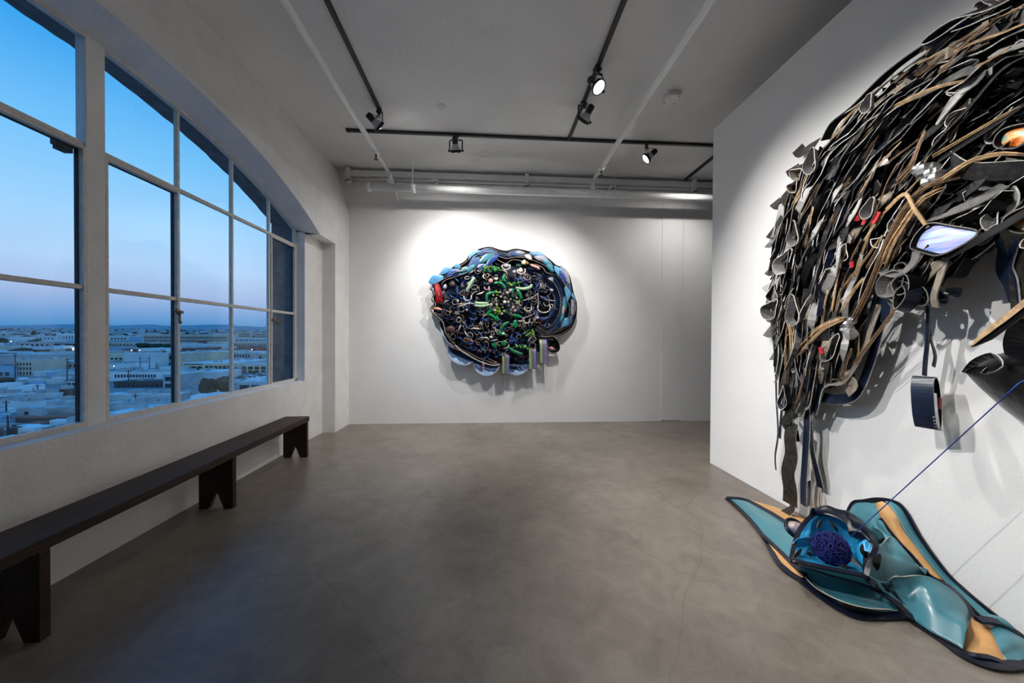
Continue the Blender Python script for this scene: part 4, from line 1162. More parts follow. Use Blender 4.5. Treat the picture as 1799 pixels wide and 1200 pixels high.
# pieces hanging free below the mass
LG = [F_CHAR, F_NAVY, F_EDGED]
strap('hanging_strip', [(1368,612,.12),(1364,650,.11),(1364,700,.10),(1367,760,.09),(1362,800,.08),(1363,825,.06)], .045, LG, .5, taper=lambda u:1-.5*u)
strap('hanging_strip', [(1384,600,.13),(1380,660,.12),(1374,720,.10),(1370,770,.09)], .045, NV, .4)
strap('hanging_strip', [(1412,640,.15),(1405,680,.15),(1390,722,.16),(1380,745,.16),(1392,752,.14),(1396,775,.14)], .075, [F_CRACK,F_BLACK,F_EDGED], .2, -.2)
strap('hanging_strip', [(1392,742,.15),(1388,770,.16),(1390,800,.15),(1384,830,.15),(1388,860,.14),(1388,886,.13)], .115, [F_CRACK,F_BLACK,F_EDGE], .15, -.15, n=30)
strap('hanging_strip', [(1393,880,.10),(1392,892,.12),(1384,900,.15),(1374,905,.18)], .085, [F_CRACK,F_BLACK,F_EDGE], .2, .5)
strap('hanging_strip', [(1416,700,.13),(1418,745,.14),(1415,800,.13),(1412,850,.12),(1412,888,.12)], .07, NV, .25, n=20)
strap('hanging_strip', [(1421,845,.13),(1421,868,.13),(1420,889,.12)], .04, [F_STRAWD,F_NAVY,F_EDGED], 1.2)
strap('hanging_strip', [(1424,740,.10),(1427,790,.09),(1436,830,.07),(1442,857,.05)], .05, NV, .4, 0)
strap('hanging_strip', [(1372,600,.13),(1371,640,.12),(1366,665,.11),(1362,668,.11)], .05, GG, .6)
strap('hanging_strip', [(1440,610,.2),(1432,660,.2),(1424,706,.19),(1418,716,.18),(1414,700,.16)], .05, [F_PALE,F_NAVY,F_EDGE], .8)
strap('hanging_strip', [(1425,640,.18),(1420,690,.17),(1408,735,.15)], .05, WM, .5); strap('hanging_strip', [(1400,610,.18),(1398,660,.17),(1402,730,.15)], .045, GG, .5)
strap('hanging_strip', [(1452,640,.17),(1440,690,.16),(1430,725,.15)], .06, NV, .3)
# V-shaped strap loop
strap('strap_loop', [(1545,535,.17),(1532,570,.18),(1512,625,.18),(1484,668,.17),(1460,672,.16),(1446,682,.16),(1440,708,.15)], .06, [F_WARM,F_NAVY,F_EDGE], .5, .9, n=36)
strap('strap_loop', [(1556,525,.14),(1545,580,.14),(1528,640,.13),(1504,692,.12),(1470,702,.12),(1446,698,.13)], .07, NV, .35, n=36)
strap('strap_loop', [(1500,655,.15),(1488,662,.17),(1500,676,.17),(1488,690,.15)], .06, [F_WARM,F_GREY,F_EDGE], .2)
# dangling pouch on a cord
strap('hanging_cord', [(1628,505,.18),(1630,540,.17),(1630,590,.15),(1626,630,.14),(1624,660,.13)], .022, [F_NAVY,F_CHAR,F_EDGED], .5, .2, n=26)
strap('hanging_cord', [(1633,580,.14),(1637,602,.14),(1643,625,.13),(1640,644,.12)], .02, [F_CHAR,F_CHAR,F_EDGED], .6, taper=lambda u:.6+.8*u)
pa, pb_ = on_right(1624,662,.14), on_right(1630,750,.14)
ax_ = Vector((.30,-.95,0)).normalized(); hd = pa.z-pb_.z; side = Vector((.95,.30,0)).normalized()
P = [pb_.lerp(pa, v)+side*(u*hd*.26) for u, v in [(0,1.0),(.32,.93),(.5,.7),(.5,.3),(.3,.03),(0,-.02),(-.3,.03),(-.5,.3),(-.5,.7),(-.3,.93)]]
pouch = ribbon('hanging_pouch', P, ax_, .085, .006, [F_BLACK,F_NAVY,F_EDGE], blk, PI/2, samples=44, closed=True, label='navy pouch-like loop with a black inside')
q = [p+ax_*.043 for p in P[5:9]]
ribbon('pouch_lining', q, ax_, .02, .006, [F_PALE,F_PALE,F_EDGE], pouch, PI/2, samples=14)
c0 = pb_.lerp(pa,.5)+ax_*.05
ribbon('red_scrap', [c0+Vector((0,0,.03)), c0, c0-Vector((0,0,.03))], ax_, .018, .005, [F_RED,F_RED,F_RED], pouch, .2)
# navy strip, tan blade and glossy black hull at the right edge
strap('hanging_strip', [(1762,395,.26),(1770,430,.24),(1765,470,.20),(1776,500,.18),(1784,535,.16),(1790,545,.14)], .10, NV, .3, .9, n=30)
strap('hanging_strip', [(1776,400,.28),(1790,440,.24),(1795,500,.2),(1798,560,.18)], .08, [F_CRACK,F_BLACK,F_EDGE], .2)
strap('hanging_strip', [(1810,520,.16),(1800,560,.16),(1785,600,.14),(1790,625,.14)], .10, [F_GLOSS,F_GREY,F_EDGE], .3)
for (dy, m, w, of) in ((0, [F_STRAW,F_STRAW,F_EDGE], .017, .31), (9, [F_BLACK,F_BLACK,F_EDGED], .030, .30)):
    strap('blade_strip', [(1706,608+dy*.1,of),(1735,582+dy,of),(1770,556+dy,of),(1830,508+dy,of)], w, m, .1, taper=lambda u:.25+1.0*min(1,u*3))
hull = MB(); V = []; F = []; NU, NVv = 22, 12
for i in range(NU):
    u = i/(NU-1); px = 1697+u*235; top = 655-38*math.sin(PI*min(u*1.3,1))**.7+ (u>.77)*(u-.77)*40; bot = 655+ 128*math.sin(PI/2*min(u*1.05,1))**.9
    for j in range(NVv):
        a = PI*j/(NVv-1); py = (top+bot)/2+(bot-top)/2*(-math.cos(a)); of = .05+.30*math.sin(a)*(.15+.85*math.sin(PI*min(u*.75+.02,1)))+.012*noise.noise((u*7,j*.6,2))
        V.append(on_right(px, py, of))
for i in range(NU-1):
    for j in range(NVv-1): F.append((i*NVv+j, i*NVv+j+1, (i+1)*NVv+j+1, (i+1)*NVv+j))
hl = hull.add(V, F).build('leather_hull', mat('black_pebbled_leather', (.004,.004,.005), .32, spec=.16, bump=.25, bscale=26), blk, smooth=True, label='glossy black pointed leather form')
s = hl.modifiers.new('thickness','SOLIDIFY'); s.thickness = .006
ribbon('hull_rim', [on_right(x,y,o) for x,y,o in [(1697,655,.10),(1715,635,.17),(1745,624,.24),(1760,640,.30),(1738,652,.32),(1728,650,.33)]], NR, .03, .005, [F_GLOSS,F_GREY,F_EDGE], hl, .7, samples=18)

# ================================================================== round artwork on the back wall
rr = random.Random(5)
rnd_art = thing('wall_sculpture', (.22, BACK, 1.85), 'round blue and green wall assemblage of ribbons, beads and crystals on the back wall', 'sculpture')
def zr(x, y, off=0.0): return on_back(720+x/4.139, 410+y/4.139, off)     # x, y measured in an enlarged view of the piece
S_ = 1/4.139*BACK/FPX                                                    # metres per unit of that view
A_NAVY = mat('deep_navy_leather', (.006,.013,.035), .35, spec=.4, var=.4, scale=14)
A_BLUE = mat('royal_blue_satin', (.012,.045,.20), .32, var=.35, scale=18)
A_MID = mat('denim_blue', (.022,.065,.17), .55, var=.35, scale=25)
A_SKY = mat('sky_blue_leather', (.085,.28,.50), .35, var=.2, scale=14)
A_PALE = mat('pale_blue_leather', (.36,.50,.72), .4, var=.12, scale=14)
A_TEAL = mat('teal_leather', (.035,.18,.23), .35, var=.25, scale=14)
A_BLACK = mat('black_leather_art', (.005,.005,.007), .35, spec=.4)
A_BROWN = mat('dark_brown_leather', (.05,.022,.016), .5, var=.3, scale=20)
A_TAN = mat('tan_cut_edge', (.34,.26,.20), .7, var=.3, scale=60)
A_CREAM = mat('cream_cord', (.58,.52,.44), .6, var=.15, scale=40)
A_PINK = mat('dusty_pink', (.48,.22,.24), .5, var=.25, scale=30)
A_SALMON = mat('salmon_cloth', (.62,.28,.20), .6, var=.2, scale=30)
A_ORANGE = mat('orange_glass', (.65,.20,.03), .2)
A_AMBER = mat('amber_glass', (.25,.16,.02), .2)
A_RED = mat('crimson_cloth', (.38,.008,.012), .5, var=.35, scale=40)
A_DRED = mat('dark_red_cloth', (.15,.012,.012), .5, var=.3, scale=30)
A_GREEN = mat('emerald_tube', (.006,.16,.055), .22, spec=.6, var=.3, scale=30)
A_DGREEN = mat('dark_green_tube', (.004,.055,.026), .3, spec=.6, var=.3, scale=30)
A_LIME = mat('lime_bead', (.15,.30,.02), .2, spec=.6)
A_MINT = mat('pale_mint_piping', (.27,.40,.24), .45, var=.15, scale=20)
A_CRYS = mat('rosy_crystal', (.55,.46,.45), .08, spec=1.0, metal=.35)
A_CRYD = mat('smoky_crystal', (.16,.13,.14), .08, spec=1.0, metal=.4)
A_PEARL = mat('pearl', (.82,.78,.70), .18, spec=.7)
A_LILAC = mat('lilac_stripe', (.16,.17,.42), .5, var=.15, scale=20)
A_GREYC = mat('dove_grey_cloth', (.28,.28,.33), .5, var=.2, scale=20)
ANAV = [A_NAVY, A_BLACK, A_TAN]
def rib(name, pts, w, mats, phi=PI/2, phi1=None, closed=False, n=None, off=.1, thick=.005, taper=None, label=None, parent=None, wave=0):
    P = [zr(p[0], p[1], p[2] if len(p) > 2 else off) for p in pts]
    return ribbon(name, P, NB, w, thick, mats, parent or rnd_art, phi, phi1, samples=n or 5*len(pts), closed=closed, taper=taper, label=label, wave=wave)
OUTR = [(150,350),(185,318),(250,292),(290,262),(350,240),(410,205),(450,150),(520,118),(585,108),(650,128),(705,136),(760,122),(830,132),(900,152),(970,168),(1020,205),(1060,240),(1115,262),(1150,310),(1168,370),(1182,440),(1203,500),(1205,560),(1195,620),(1165,685),(1110,728),(1050,732),(995,718),
        (960,690),(935,690),(930,745),(985,760),(1040,765),(1072,805),(1078,840),(1050,858),(1010,840),(980,830),(930,880),(880,920),(800,950),(700,960),(600,955),(500,930),(420,910),(340,860),(290,800),(255,730),(232,680),(215,620),(160,585),(145,550),(158,505),(152,450),(168,400)]
HOLE = [(922,688),(950,705),(992,740),(965,748),(930,752)]
def in_art(x, y, margin=0):
    if not inside(x, y, OUTR): return False
    return not inside(x, y, HOLE)
# backing cloth
st_ = 22; pts = []
for x in range(130, 1230, st_):
    for y in range(90, 980, st_):
        if in_art(x, y): pts.append((x, y))
grid = {p: i for i, p in enumerate(pts)}
V = [zr(x, y, .02+.05*(1+noise.noise((x*.012,y*.012,0)))) for x, y in pts]
F = [tuple(grid[c] for c in q) for (x, y) in pts for q in [[(x,y),(x+st_,y),(x+st_,y+st_),(x,y+st_)]] if all(c in grid for c in q)]
MB().add(V, F).build('backing_sheet', A_NAVY, rnd_art, smooth=True)
# rim: nested wavy bands along the upper and right outline
CEN = (680, 520)
def inset(p, k): 
    d = math.hypot(p[0]-CEN[0], p[1]-CEN[1]); f = max(0, (d-k)/d)
    return (CEN[0]+(p[0]-CEN[0])*f, CEN[1]+(p[1]-CEN[1])*f)
rim = OUTR[0:29]
for k, (ins, w, of, mm) in enumerate([(0,.10,.06,ANAV),(18,.11,.09,ANAV),(40,.12,.11,[A_MID,A_NAVY,A_TAN]),(62,.13,.13,ANAV),(86,.10,.15,[A_NAVY,A_BLACK,A_TAN])]):
    q = [inset(p, ins+ (7*math.sin(i*1.9+k*2) if ins else 0)) for i, p in enumerate(rim)]
    cuts = [(0,8),(7,15),(14,22),(21,29)]
    for a, c in cuts:
        rib('rim_band', [(x, y, of+.015*math.sin(i*1.3+k)) for i, (x, y) in enumerate(q[a:c])], w, mm, PI/2-.25, n=34)
# leather pads tucked between the bands
def artpad(name, x, y, L, w, an, m, off, bulge=.012, label=None, parent=None):
    ca, sa = math.cos(an), math.sin(an); k = 14; V = []; F = []
    ring = []
    for i in range(k):
        a = 2*PI*i/k; px, py = L*math.cos(a), w*math.sin(a)*(abs(math.sin(a))**.6 if name == 'leather_pad' else 1)*(1+.15*math.sin(3*a))
        ring.append((x+ca*px-sa*py, y+sa*px+ca*py))
    for s, b_ in ((1,0),(.7,.7),(.3,1)):
        for (px, py) in ring: V.append(zr(x+(px-x)*s, y+(py-y)*s, off+bulge*b_))
    for q in range(2):
        for i in range(k): F.append((q*k+i, q*k+(i+1)%k, (q+1)*k+(i+1)%k, (q+1)*k+i))
    F.append(tuple(2*k+i for i in range(k)))
    F.append(tuple(range(k-1,-1,-1)))
    return MB().add(V, F).build(name, m, parent or rnd_art, smooth=(name != 'leather_pad'), label=label)
for (x,y,L,w,an,m,of) in [(190,335,46,24,-.4,A_SKY,.15),(265,272,40,16,-.45,A_SKY,.12),(345,240,20,16,.2,A_SKY,.12),(320,290,46,18,-.35,A_BLUE,.15),(400,275,40,18,-.5,A_TEAL,.16),(470,160,44,22,-.7,A_SKY,.10),(480,215,50,24,-.45,A_MID,.16),(560,140,60,20,-.05,A_MID,.13),
                    (560,180,50,18,-.5,A_TEAL,.17),(600,195,50,14,-.7,A_BLUE,.19),(520,255,34,20,-.9,A_BLUE,.18),(445,255,30,12,-.8,A_TEAL,.19),(690,160,60,16,.1,A_NAVY,.14),(780,150,50,14,.1,A_MID,.15),(800,140,28,10,.1,A_GREYC,.16),(925,152,46,12,.15,A_SKY,.09),
                    (960,185,44,16,.3,A_GREYC,.14),(1000,215,40,14,.6,A_TEAL,.15),(1020,250,30,12,.8,A_TEAL,.18),(1085,285,46,18,1.0,A_SKY,.16),(1110,320,44,14,1.2,A_BLUE,.17),(1130,300,60,14,1.1,A_GREYC,.13),(1140,440,44,18,1.5,A_SKY,.15),(1155,400,50,12,1.35,A_MID,.11),(1185,540,50,14,1.55,A_GREYC,.10),
                    (1125,520,50,12,1.6,A_TEAL,.19),(1190,480,40,10,1.4,A_SKY,.08),(1125,650,34,16,2.2,A_SKY,.17),(1110,610,34,10,1.9,A_TEAL,.19),(1160,640,40,14,2.0,A_MID,.12),(1060,700,50,14,2.8,A_GREYC,.14),(1000,690,50,12,.5,A_MID,.15),(862,172,24,12,.6,A_WHITE if False else A_CREAM,.19),(1115,560,30,7,1.7,A_TAN,.21)]:
    artpad('leather_pad', x, y, L*1.3, w*1.45, an, m, of+.02)
# concentric arcs of the right lobe
for k in range(9):
    r0 = 70+k*15; pts = []
    for i in range(12):
        a = -1.25+i/11*2.75
        pts.append((955+r0*math.cos(a)*.92, 505+r0*math.sin(a)*1.25, .13+.008*k))
    pts = [p for p in pts if in_art(p[0], p[1])]
    if len(pts) > 4: rib('lobe_band', pts, .07, [rr.choice([A_NAVY,A_BLUE,A_NAVY,A_MID]), A_NAVY, rr.choice([A_NAVY,A_TAN,A_NAVY])], PI/2-.3, n=26)
# lower denim scallops with pale lining
def scallop(cx, cy, L, h, an, pale_from=.70, label=None):
    ca, sa = math.cos(an), math.sin(an); V = []; F = []; mi = []; nu, nv = 30, 16
    for i in range(nu):
        u = i/(nu-1)*2-1
        for j in range(nv):
            v = j/(nv-1); px = L*u; py = h*v*math.sqrt(max(0,1-u*u*.96))
            V.append(zr(cx+ca*px-sa*py, cy+sa*px+ca*py, .06+.09*math.sin(PI*v*.55)))
    for i in range(nu-1):
        for j in range(nv-1): F.append((i*nv+j,i*nv+j+1,(i+1)*nv+j+1,(i+1)*nv+j)); mi.append(1 if j/(nv-1) >= pale_from+.10*math.sin(i*.35)+.05*math.sin(i*.9) else 0)
    o = MB().add(V, F, mi).build('denim_scallop', [A_MID, A_PALE], rnd_art, label=label)
    q = o.modifiers.new('thickness','SOLIDIFY'); q.thickness = .008
    edge = [zr(cx+ca*L*u-sa*h*math.sqrt(max(0,1-u*u*.96)), cy+sa*L*u+ca*h*math.sqrt(max(0,1-u*u*.96)), .14) for u in [i/12*2-1 for i in range(13)]]
    ribbon('scallop_edge', edge, NB, .05, .005, [A_NAVY,A_MID,A_CREAM], o, PI/2-.2, samples=26)
    return o
scallop(375, 868, 105, 85, .50); scallop(560, 925, 100, 112, .08); scallop(775, 935, 95, 98, -.08); scallop(845, 935, 50, 70, -.35); scallop(262, 715, 95, 30, 1.15)
rib('pink_tab', [(532,925,.16),(534,955,.17),(536,995,.165)], .028, [A_PINK,A_PINK,A_PINK], 0)
# left red bundle and dark folds
b = MB()
for k in range(14):
    x0 = 186+rr.uniform(-6,26)
    b.tube([Vector(v) for v in smooth_path([tuple(zr(x0+rr.uniform(-6,6), 370+rr.uniform(-8,8), .17)), tuple(zr(x0+14+rr.uniform(-10,10), 430, .2+rr.uniform(-.01,.02))), tuple(zr(x0+22+rr.uniform(-14,14), 510+rr.uniform(-10,5), .17))], 8)], .007, 5)
b.build('red_fringe', A_RED, rnd_art, smooth=True, label='bright red thread bundle')
for pts, m in [([(150,400),(175,440),(160,480),(185,520),(150,555)],A_BROWN),([(170,520),(150,550),(170,580),(215,600)],A_BROWN),([(160,575),(200,610),(240,660),(250,720)],A_NAVY),([(240,640),(250,700),(290,760),(330,800)],A_NAVY),([(300,790),(360,840),(440,880),(520,920),(620,955),(660,950)],A_BLACK),([(250,720),(300,790),(350,830)],A_BROWN),
               ([(165,430),(205,470),(235,520),(250,570)],A_BROWN),([(290,830),(400,870),(470,915)],A_DRED),([(560,910),(600,930),(640,945)],A_DRED),([(520,905),(570,935),(630,950)],A_DRED),([(790,890),(820,905),(860,890)],A_DRED),([(640,890),(660,930)],A_RED)]:
    rib('folded_strip', [(x,y,.13) for x,y in pts], .10, [m, A_NAVY, A_TAN], PI/2-.3, n=6*len(pts))
rib('white_piping', [(330,815,.2),(370,850,.2),(440,895,.2),(520,935,.2),(600,958,.2),(650,955,.2)], .012, [A_CREAM]*3, 0, n=30)
# inner field: wavy radial strips, curls, tubes
def field(k):
    while True:
        a = rr.uniform(0, 2*PI); r = math.sqrt(rr.uniform(.02, 1)); x, y = 640+r*400*math.cos(a), 560+r*330*math.sin(a)
        if in_art(x, y) and in_art(x+30, y+30) and in_art(x-30, y-30): return x, y, a, r
for k in range(190):
    x, y, a, r = field(k); L = rr.uniform(40,110); an = a+rr.choice([0,0,PI/2])+rr.uniform(-.6,.6); pts = []
    for i in range(6):
        u = i/5-.5; s = rr.uniform(6,16)*math.sin(i*1.7+k); pts.append((x+L*u*math.cos(an)-s*math.sin(an), y+L*u*math.sin(an)+s*math.cos(an), .14+rr.uniform(0,.07)))
    green = math.hypot(x-680, y-540) < 230
    m = rr.choice([A_DGREEN,A_GREEN,A_NAVY,A_BLACK,A_GREYC] if green and rr.random()<.6 else [A_NAVY,A_BLUE,A_BLACK,A_MID,A_BROWN,A_NAVY,A_BLACK,A_BLUE])
    rib('curled_strip', pts, rr.uniform(.04,.075), [m, rr.choice([A_BLACK,A_NAVY,A_BLUE]), rr.choice([A_TAN,A_NAVY,A_BLACK,A_NAVY,A_BLUE,A_TAN])], PI/2-rr.uniform(0,.7), n=16)
for k in range(85):
    x, y, a, r = field(k); R1 = rr.uniform(9,24); an = rr.uniform(0,PI); e = rr.uniform(.45,1); pts = []
    for i in range(7):
        q = 2*PI*i/7; px, py = R1*math.cos(q), R1*e*math.sin(q); pts.append((x+px*math.cos(an)-py*math.sin(an), y+px*math.sin(an)+py*math.cos(an), .2+rr.uniform(-.03,.03)))
    green = math.hypot(x-680, y-540) < 230
    m = rr.choice([A_GREYC,A_DGREEN,A_MINT,A_PINK,A_BLACK] if green else [A_BLUE,A_NAVY,A_BLACK,A_GREYC,A_BROWN,A_PINK])
    rib('fabric_ring', pts, rr.uniform(.03,.06), [m, A_BLACK, A_CREAM if rr.random()<.28 else A_TAN], PI/2, closed=True, n=18)
for k in range(60):
    x, y, a, r = field(k); an = rr.uniform(0,2*PI); L = rr.uniform(35,80); c = rr.uniform(-28,28)
    P = [zr(x+L*(u-.5)*math.cos(an)-c*(1-4*(u-.5)**2)*math.sin(an), y+L*(u-.5)*math.sin(an)+c*(1-4*(u-.5)**2)*math.cos(an), .19+.05*math.sin(PI*u)) for u in [i/8 for i in range(9)]]
    MB().tube(P, [.004+.009*math.sin(PI*(i+1)/10) for i in range(9)], 7).build('cord', rr.choice([A_BLUE,A_BLUE,A_GREYC,A_CREAM,A_TAN,A_MID]), rnd_art, smooth=True)
# emerald tubes
for pts in [[(610,365),(650,360),(680,380),(695,405)],[(565,500),(560,455),(590,435),(650,430)],[(740,400),(745,450)],[(775,405),(800,440),(815,480)],[(690,565),(730,590),(780,600),(815,610)],[(570,590),(600,600),(640,640)],[(660,700),(685,665),(720,645)],[(770,640),(768,690)],[(770,395),(820,405),(870,395),(888,370)],
            [(475,505),(510,510),(575,510)],[(470,525),(520,530),(580,520)],[(412,425),(440,370),(470,320)],[(640,700),(660,730),(700,735)],[(720,830),(760,860),(820,880)],[(560,590),(590,560),(620,545)],[(630,600),(640,640)],[(690,300),(680,335),(700,350)],[(740,680),(760,660),(772,630)]]:
    P = [Vector(v) for v in smooth_path([tuple(zr(x,y,.265)) for x,y in pts], 12)]
    pale = pts[0][0] in (475,470,412,770) and pts[0][1] not in (640,)
    MB().tube(P, [.012+.016*math.sin(PI*(i+1)/13) for i in range(12)], 9).build('padded_tube', A_MINT if pale else A_GREEN, rnd_art, smooth=True)
for (x,y) in [(620,812),(685,800)]:
    MB().ball(zr(x,y,.2), .055, 12, 9, (1,.6,1)).build('green_ball', A_GREEN, rnd_art, smooth=True)
# bead clusters
def beads(x, y, L, w, an, n, mats, r=.013):
    for q, m in enumerate(mats):
        b = MB()
        for k in range(n//len(mats)):
            u, v = rr.uniform(-.5,.5), rr.uniform(-.5,.5); px, py = L*u, w*v*math.cos(u*2)
            b.ball(zr(x+px*math.cos(an)-py*math.sin(an), y+px*math.sin(an)+py*math.cos(an), .24+.02*rr.random()), r*rr.uniform(.8,1.25), 7, 5)
        o = b.build('bead_cluster', m, rnd_art, smooth=True); o['kind'] = 'stuff'
beads(580,258,130,44,.02,40,[A_GREEN,A_LIME]); beads(635,262,50,36,.1,14,[A_GREEN]); beads(755,368,90,40,.05,30,[A_GREEN,A_LIME]); beads(610,590,90,60,-.5,40,[A_LIME,A_GREEN]); beads(825,828,120,26,.12,30,[A_GREEN,A_LIME])
beads(755,785,60,50,.5,24,[A_BLUE]); beads(875,725,50,60,.3,26,[A_LIME,A_DGREEN]); beads(650,575,40,30,.3,12,[A_LIME]); beads(640,545,34,24,0,10,[A_LIME]); beads(800,335,70,30,.2,16,[A_BLUE]); beads(545,625,50,30,.2,14,[A_BLUE])
# crystal flower in the centre
MB().ball(zr(690,500,.335), .026, 14, 10).build('pearl', A_PEARL, rnd_art, smooth=True, label='cream pearl at the centre')
for k in range(46):
    a = k*2.39996; r = 12+12.5*math.sqrt(k+.5); x, y = 690+r*math.cos(a)*1.25, 500+r*math.sin(a)*.95
    m = [A_CRYS,A_CRYD,A_CRYS,A_CRYD,A_DGREEN,A_CRYS,A_LIME][k%7]
    c = zr(x, y, .28+.03*rr.random()); s = rr.uniform(.015,.03)
    V = [c+Vector((s*math.cos(q*PI/3+k),-.4*s,s*math.sin(q*PI/3+k))) for q in range(6)]+[c+Vector((.55*s*math.cos(q*PI/3+k),-.9*s,.55*s*math.sin(q*PI/3+k))) for q in range(6)]+[c+Vector((0,s,0))]
    F = [(i,(i+1)%6,6+(i+1)%6,6+i) for i in range(6)]+[tuple(range(6,12))]+[((i+1)%6,i,12) for i in range(6)]
    MB().add(V, F).build('crystal', m, rnd_art)
for k in range(9):
    x, y, a, r = field(k); c = zr(x, y, .23); s = rr.uniform(.02,.032)
    V = [c+Vector((s*math.cos(q*PI/3),-.4*s,s*math.sin(q*PI/3))) for q in range(6)]+[c+Vector((0,-s,0)), c+Vector((0,s,0))]
    MB().add(V, [(i,(i+1)%6,6) for i in range(6)]+[((i+1)%6,i,7) for i in range(6)]).build('crystal', rr.choice([A_CRYS,A_CRYD,A_PEARL]), rnd_art)
# single accents
MB().ball(zr(588,345,.25), .036, 12, 9, (1,.6,1.1)).build('pink_stone', A_PINK, rnd_art, smooth=True, label='pink stone')
for (x,y,m,L,w,an) in [(430,775,A_SALMON,50,16,.35),(480,785,A_ORANGE,16,12,0),(555,790,A_AMBER,22,16,.4),(850,215,A_AMBER,20,16,.6),(595,755,A_PEARL,20,16,.5),(345,490,A_PEARL,18,14,0),(905,240,A_SALMON,40,14,.4),(930,250,A_PINK,26,16,.7),(1030,335,A_GREYC,30,22,.6),(1030,415,A_GREYC,20,16,0),(205,550,A_SALMON,44,14,.2),(345,580,A_GREYC,24,18,.5),
                       (350,610,A_PEARL,20,9,.1),(210,440,A_GREYC,16,30,-.2),(255,390,A_GREYC,20,26,.3),(310,370,A_BROWN,34,28,.2),(950,640,A_DRED,14,50,.3),(905,625,A_BROWN,14,44,.2),(300,700,A_BROWN,50,34,.3),(520,660,A_GREYC,22,26,0),(520,760,A_GREYC,26,18,1.2),(700,735,A_PINK,20,8,.1),(790,235,A_DGREEN,26,18,.2),(700,235,A_GREYC,36,22,.1),(760,280,A_GREYC,24,18,.2),(805,270,A_CREAM,24,24,.2),(830,212,A_CREAM,24,24,.3)]:
    artpad('trinket', x, y, L*.8, w*.8, an, m, .19, .022)
for (x,y,R1,m) in [(975,540,46,A_CREAM),(965,560,70,A_BLUE),(965,580,55,A_BLUE),(420,465,28,A_CREAM),(860,545,26,A_CREAM),(640,690,22,A_PINK),(655,720,22,A_CREAM),(870,725,34,A_LIME),(850,635,22,A_CREAM),(810,270,30,A_CREAM),(700,240,30,A_CREAM),(560,395,18,A_PINK)]:
    P = [zr(x+R1*math.cos(q), y+R1*.8*math.sin(q), .235) for q in [-.6+i*4.2/11 for i in range(12)]]
    MB().tube(P, .0085, 7).build('cord_loop', m, rnd_art, smooth=True)
for pts in [[(350,515),(450,510),(520,515)],[(350,530),(400,520),(440,500)],[(930,440),(935,520),(925,580),(905,640)],[(820,490),(880,470),(935,435)],[(950,455),(1000,485),(1060,490)],[(475,320),(450,380),(415,425)],[(800,615),(850,610),(910,580)],[(450,480),(455,440),(490,420)],[(620,640),(600,680),(640,700)]]:
    MB().tube([Vector(v) for v in smooth_path([tuple(zr(x,y,.245)) for x,y in pts], 10)], .006, 6).build('thin_cord', A_GREYC if pts[0][0] > 400 else A_CREAM, rnd_art, smooth=True)
# lower right dark lobe
rib('folded_strip', [(930,745,.12),(985,760,.13),(1045,760,.13),(1078,810,.12),(1075,850,.11),(1035,862,.11),(1005,840,.12),(1010,800,.13)], .10, [A_BLACK,A_NAVY,A_TAN], PI/2-.3, n=40)
rib('folded_strip', [(905,690,.12),(915,730,.12),(930,755,.13),(960,770,.13)], .10, [A_NAVY,A_NAVY,A_TAN], PI/2-.3, n=16)
artpad('leather_pad', 1040, 810, 40, 38, .9, A_BLACK, .06); artpad('trinket', 1030, 838, 26, 14, .3, A_PINK, .12)
# striped tassels with loose threads
for (x, y0, y1, sk) in [(697,885,1025,0),(892,845,985,4),(970,790,950,8)]:
    t = rib('striped_tassel', [(x-4, y0-18, .16),(x, y0+8, .22),(x+sk*.3, (y0+y1)/2, .21),(x+sk*.4, y1, .19)], .125, [A_BLACK,A_BLACK,A_TAN], 0, n=14)
    for (dx, w, m) in [(-17,.036,A_MINT),(-3,.012,A_TAN),(6,.010,A_TAN),(18,.036,A_LILAC)]:
        rib('stripe', [(x-4+dx, y0-18, .165),(x+dx, y0+8, .226),(x+sk*.3+dx, (y0+y1)/2, .216),(x+sk*.4+dx, y1+rr.uniform(-6,6), .196)], w, [m,m,m], 0, n=14, parent=t)
    b = MB()
    for k in range(16):
        xx = x+rr.uniform(-30,30); L = rr.uniform(30,110)
        b.tube([zr(xx, y1-12, .19), zr(xx+rr.uniform(-4,4), y1+L*.5, .16), zr(xx+rr.uniform(-8,8), y1+L, .12)], .0012, 4)
    b.build('loose_threads', A_GREYC, t)['kind'] = 'stuff'

# ================================================================== teal leather piece on the floor
T_TEAL = mat('teal_patent_leather', (.055,.20,.25), .33, spec=.5, var=.12, scale=5, coat=.25)
T_CYAN = mat('bright_cyan_leather', (.02,.27,.52), .34, var=.25, scale=9, coat=.2)
T_TAN = mat('raw_tan_leather', (.56,.30,.115), .65, var=.15, scale=9)
T_NAVY = mat('navy_patent_edging', (.004,.006,.016), .28, spec=.35, bump=.25, bscale=40)
T_EDGE = mat('pale_leather_edge', (.42,.36,.29), .8)
T_YARN = mat('ultramarine_yarn', (.003,.006,.10), .9, var=.4, scale=60)
UP = Vector((0,0,1))
fl = thing('floor_sculpture', on_floor(1500, 1000), 'long folded teal leather sculpture with tan stripes lying against the partition', 'sculpture')
def z8(x, y): return (1250+x/3.158, 820+y/3.158)
def fp(x, y, h=.01): return on_floor(*z8(x, y), h)
def wp(x, y, off=.01): return on_right(*z8(x, y), off)
def P3(l):
    out = []
    for p in l:
        if len(p) == 4: q = wp(p[0], p[1], p[2])
        else: q = fp(p[0], p[1], p[2] if len(p) > 2 else .012)
        if q.x > RW-.012: q = wp(p[0], p[1], .012)
        out.append(q)
    return out
W_ = 'w'
def sheet(name, ra, rb, m, bulge=.0, wr=.0, ws=6, nu=44, nv=18, seed=0, label=None, nrm=None, thick=.005):
    return patch(name, P3(ra), P3(rb), nu, nv, m, fl, bulge, wr, ws, thick, nrm or Vector((-.35,-.2,.9)).normalized(), seed, label, edge=T_EDGE)
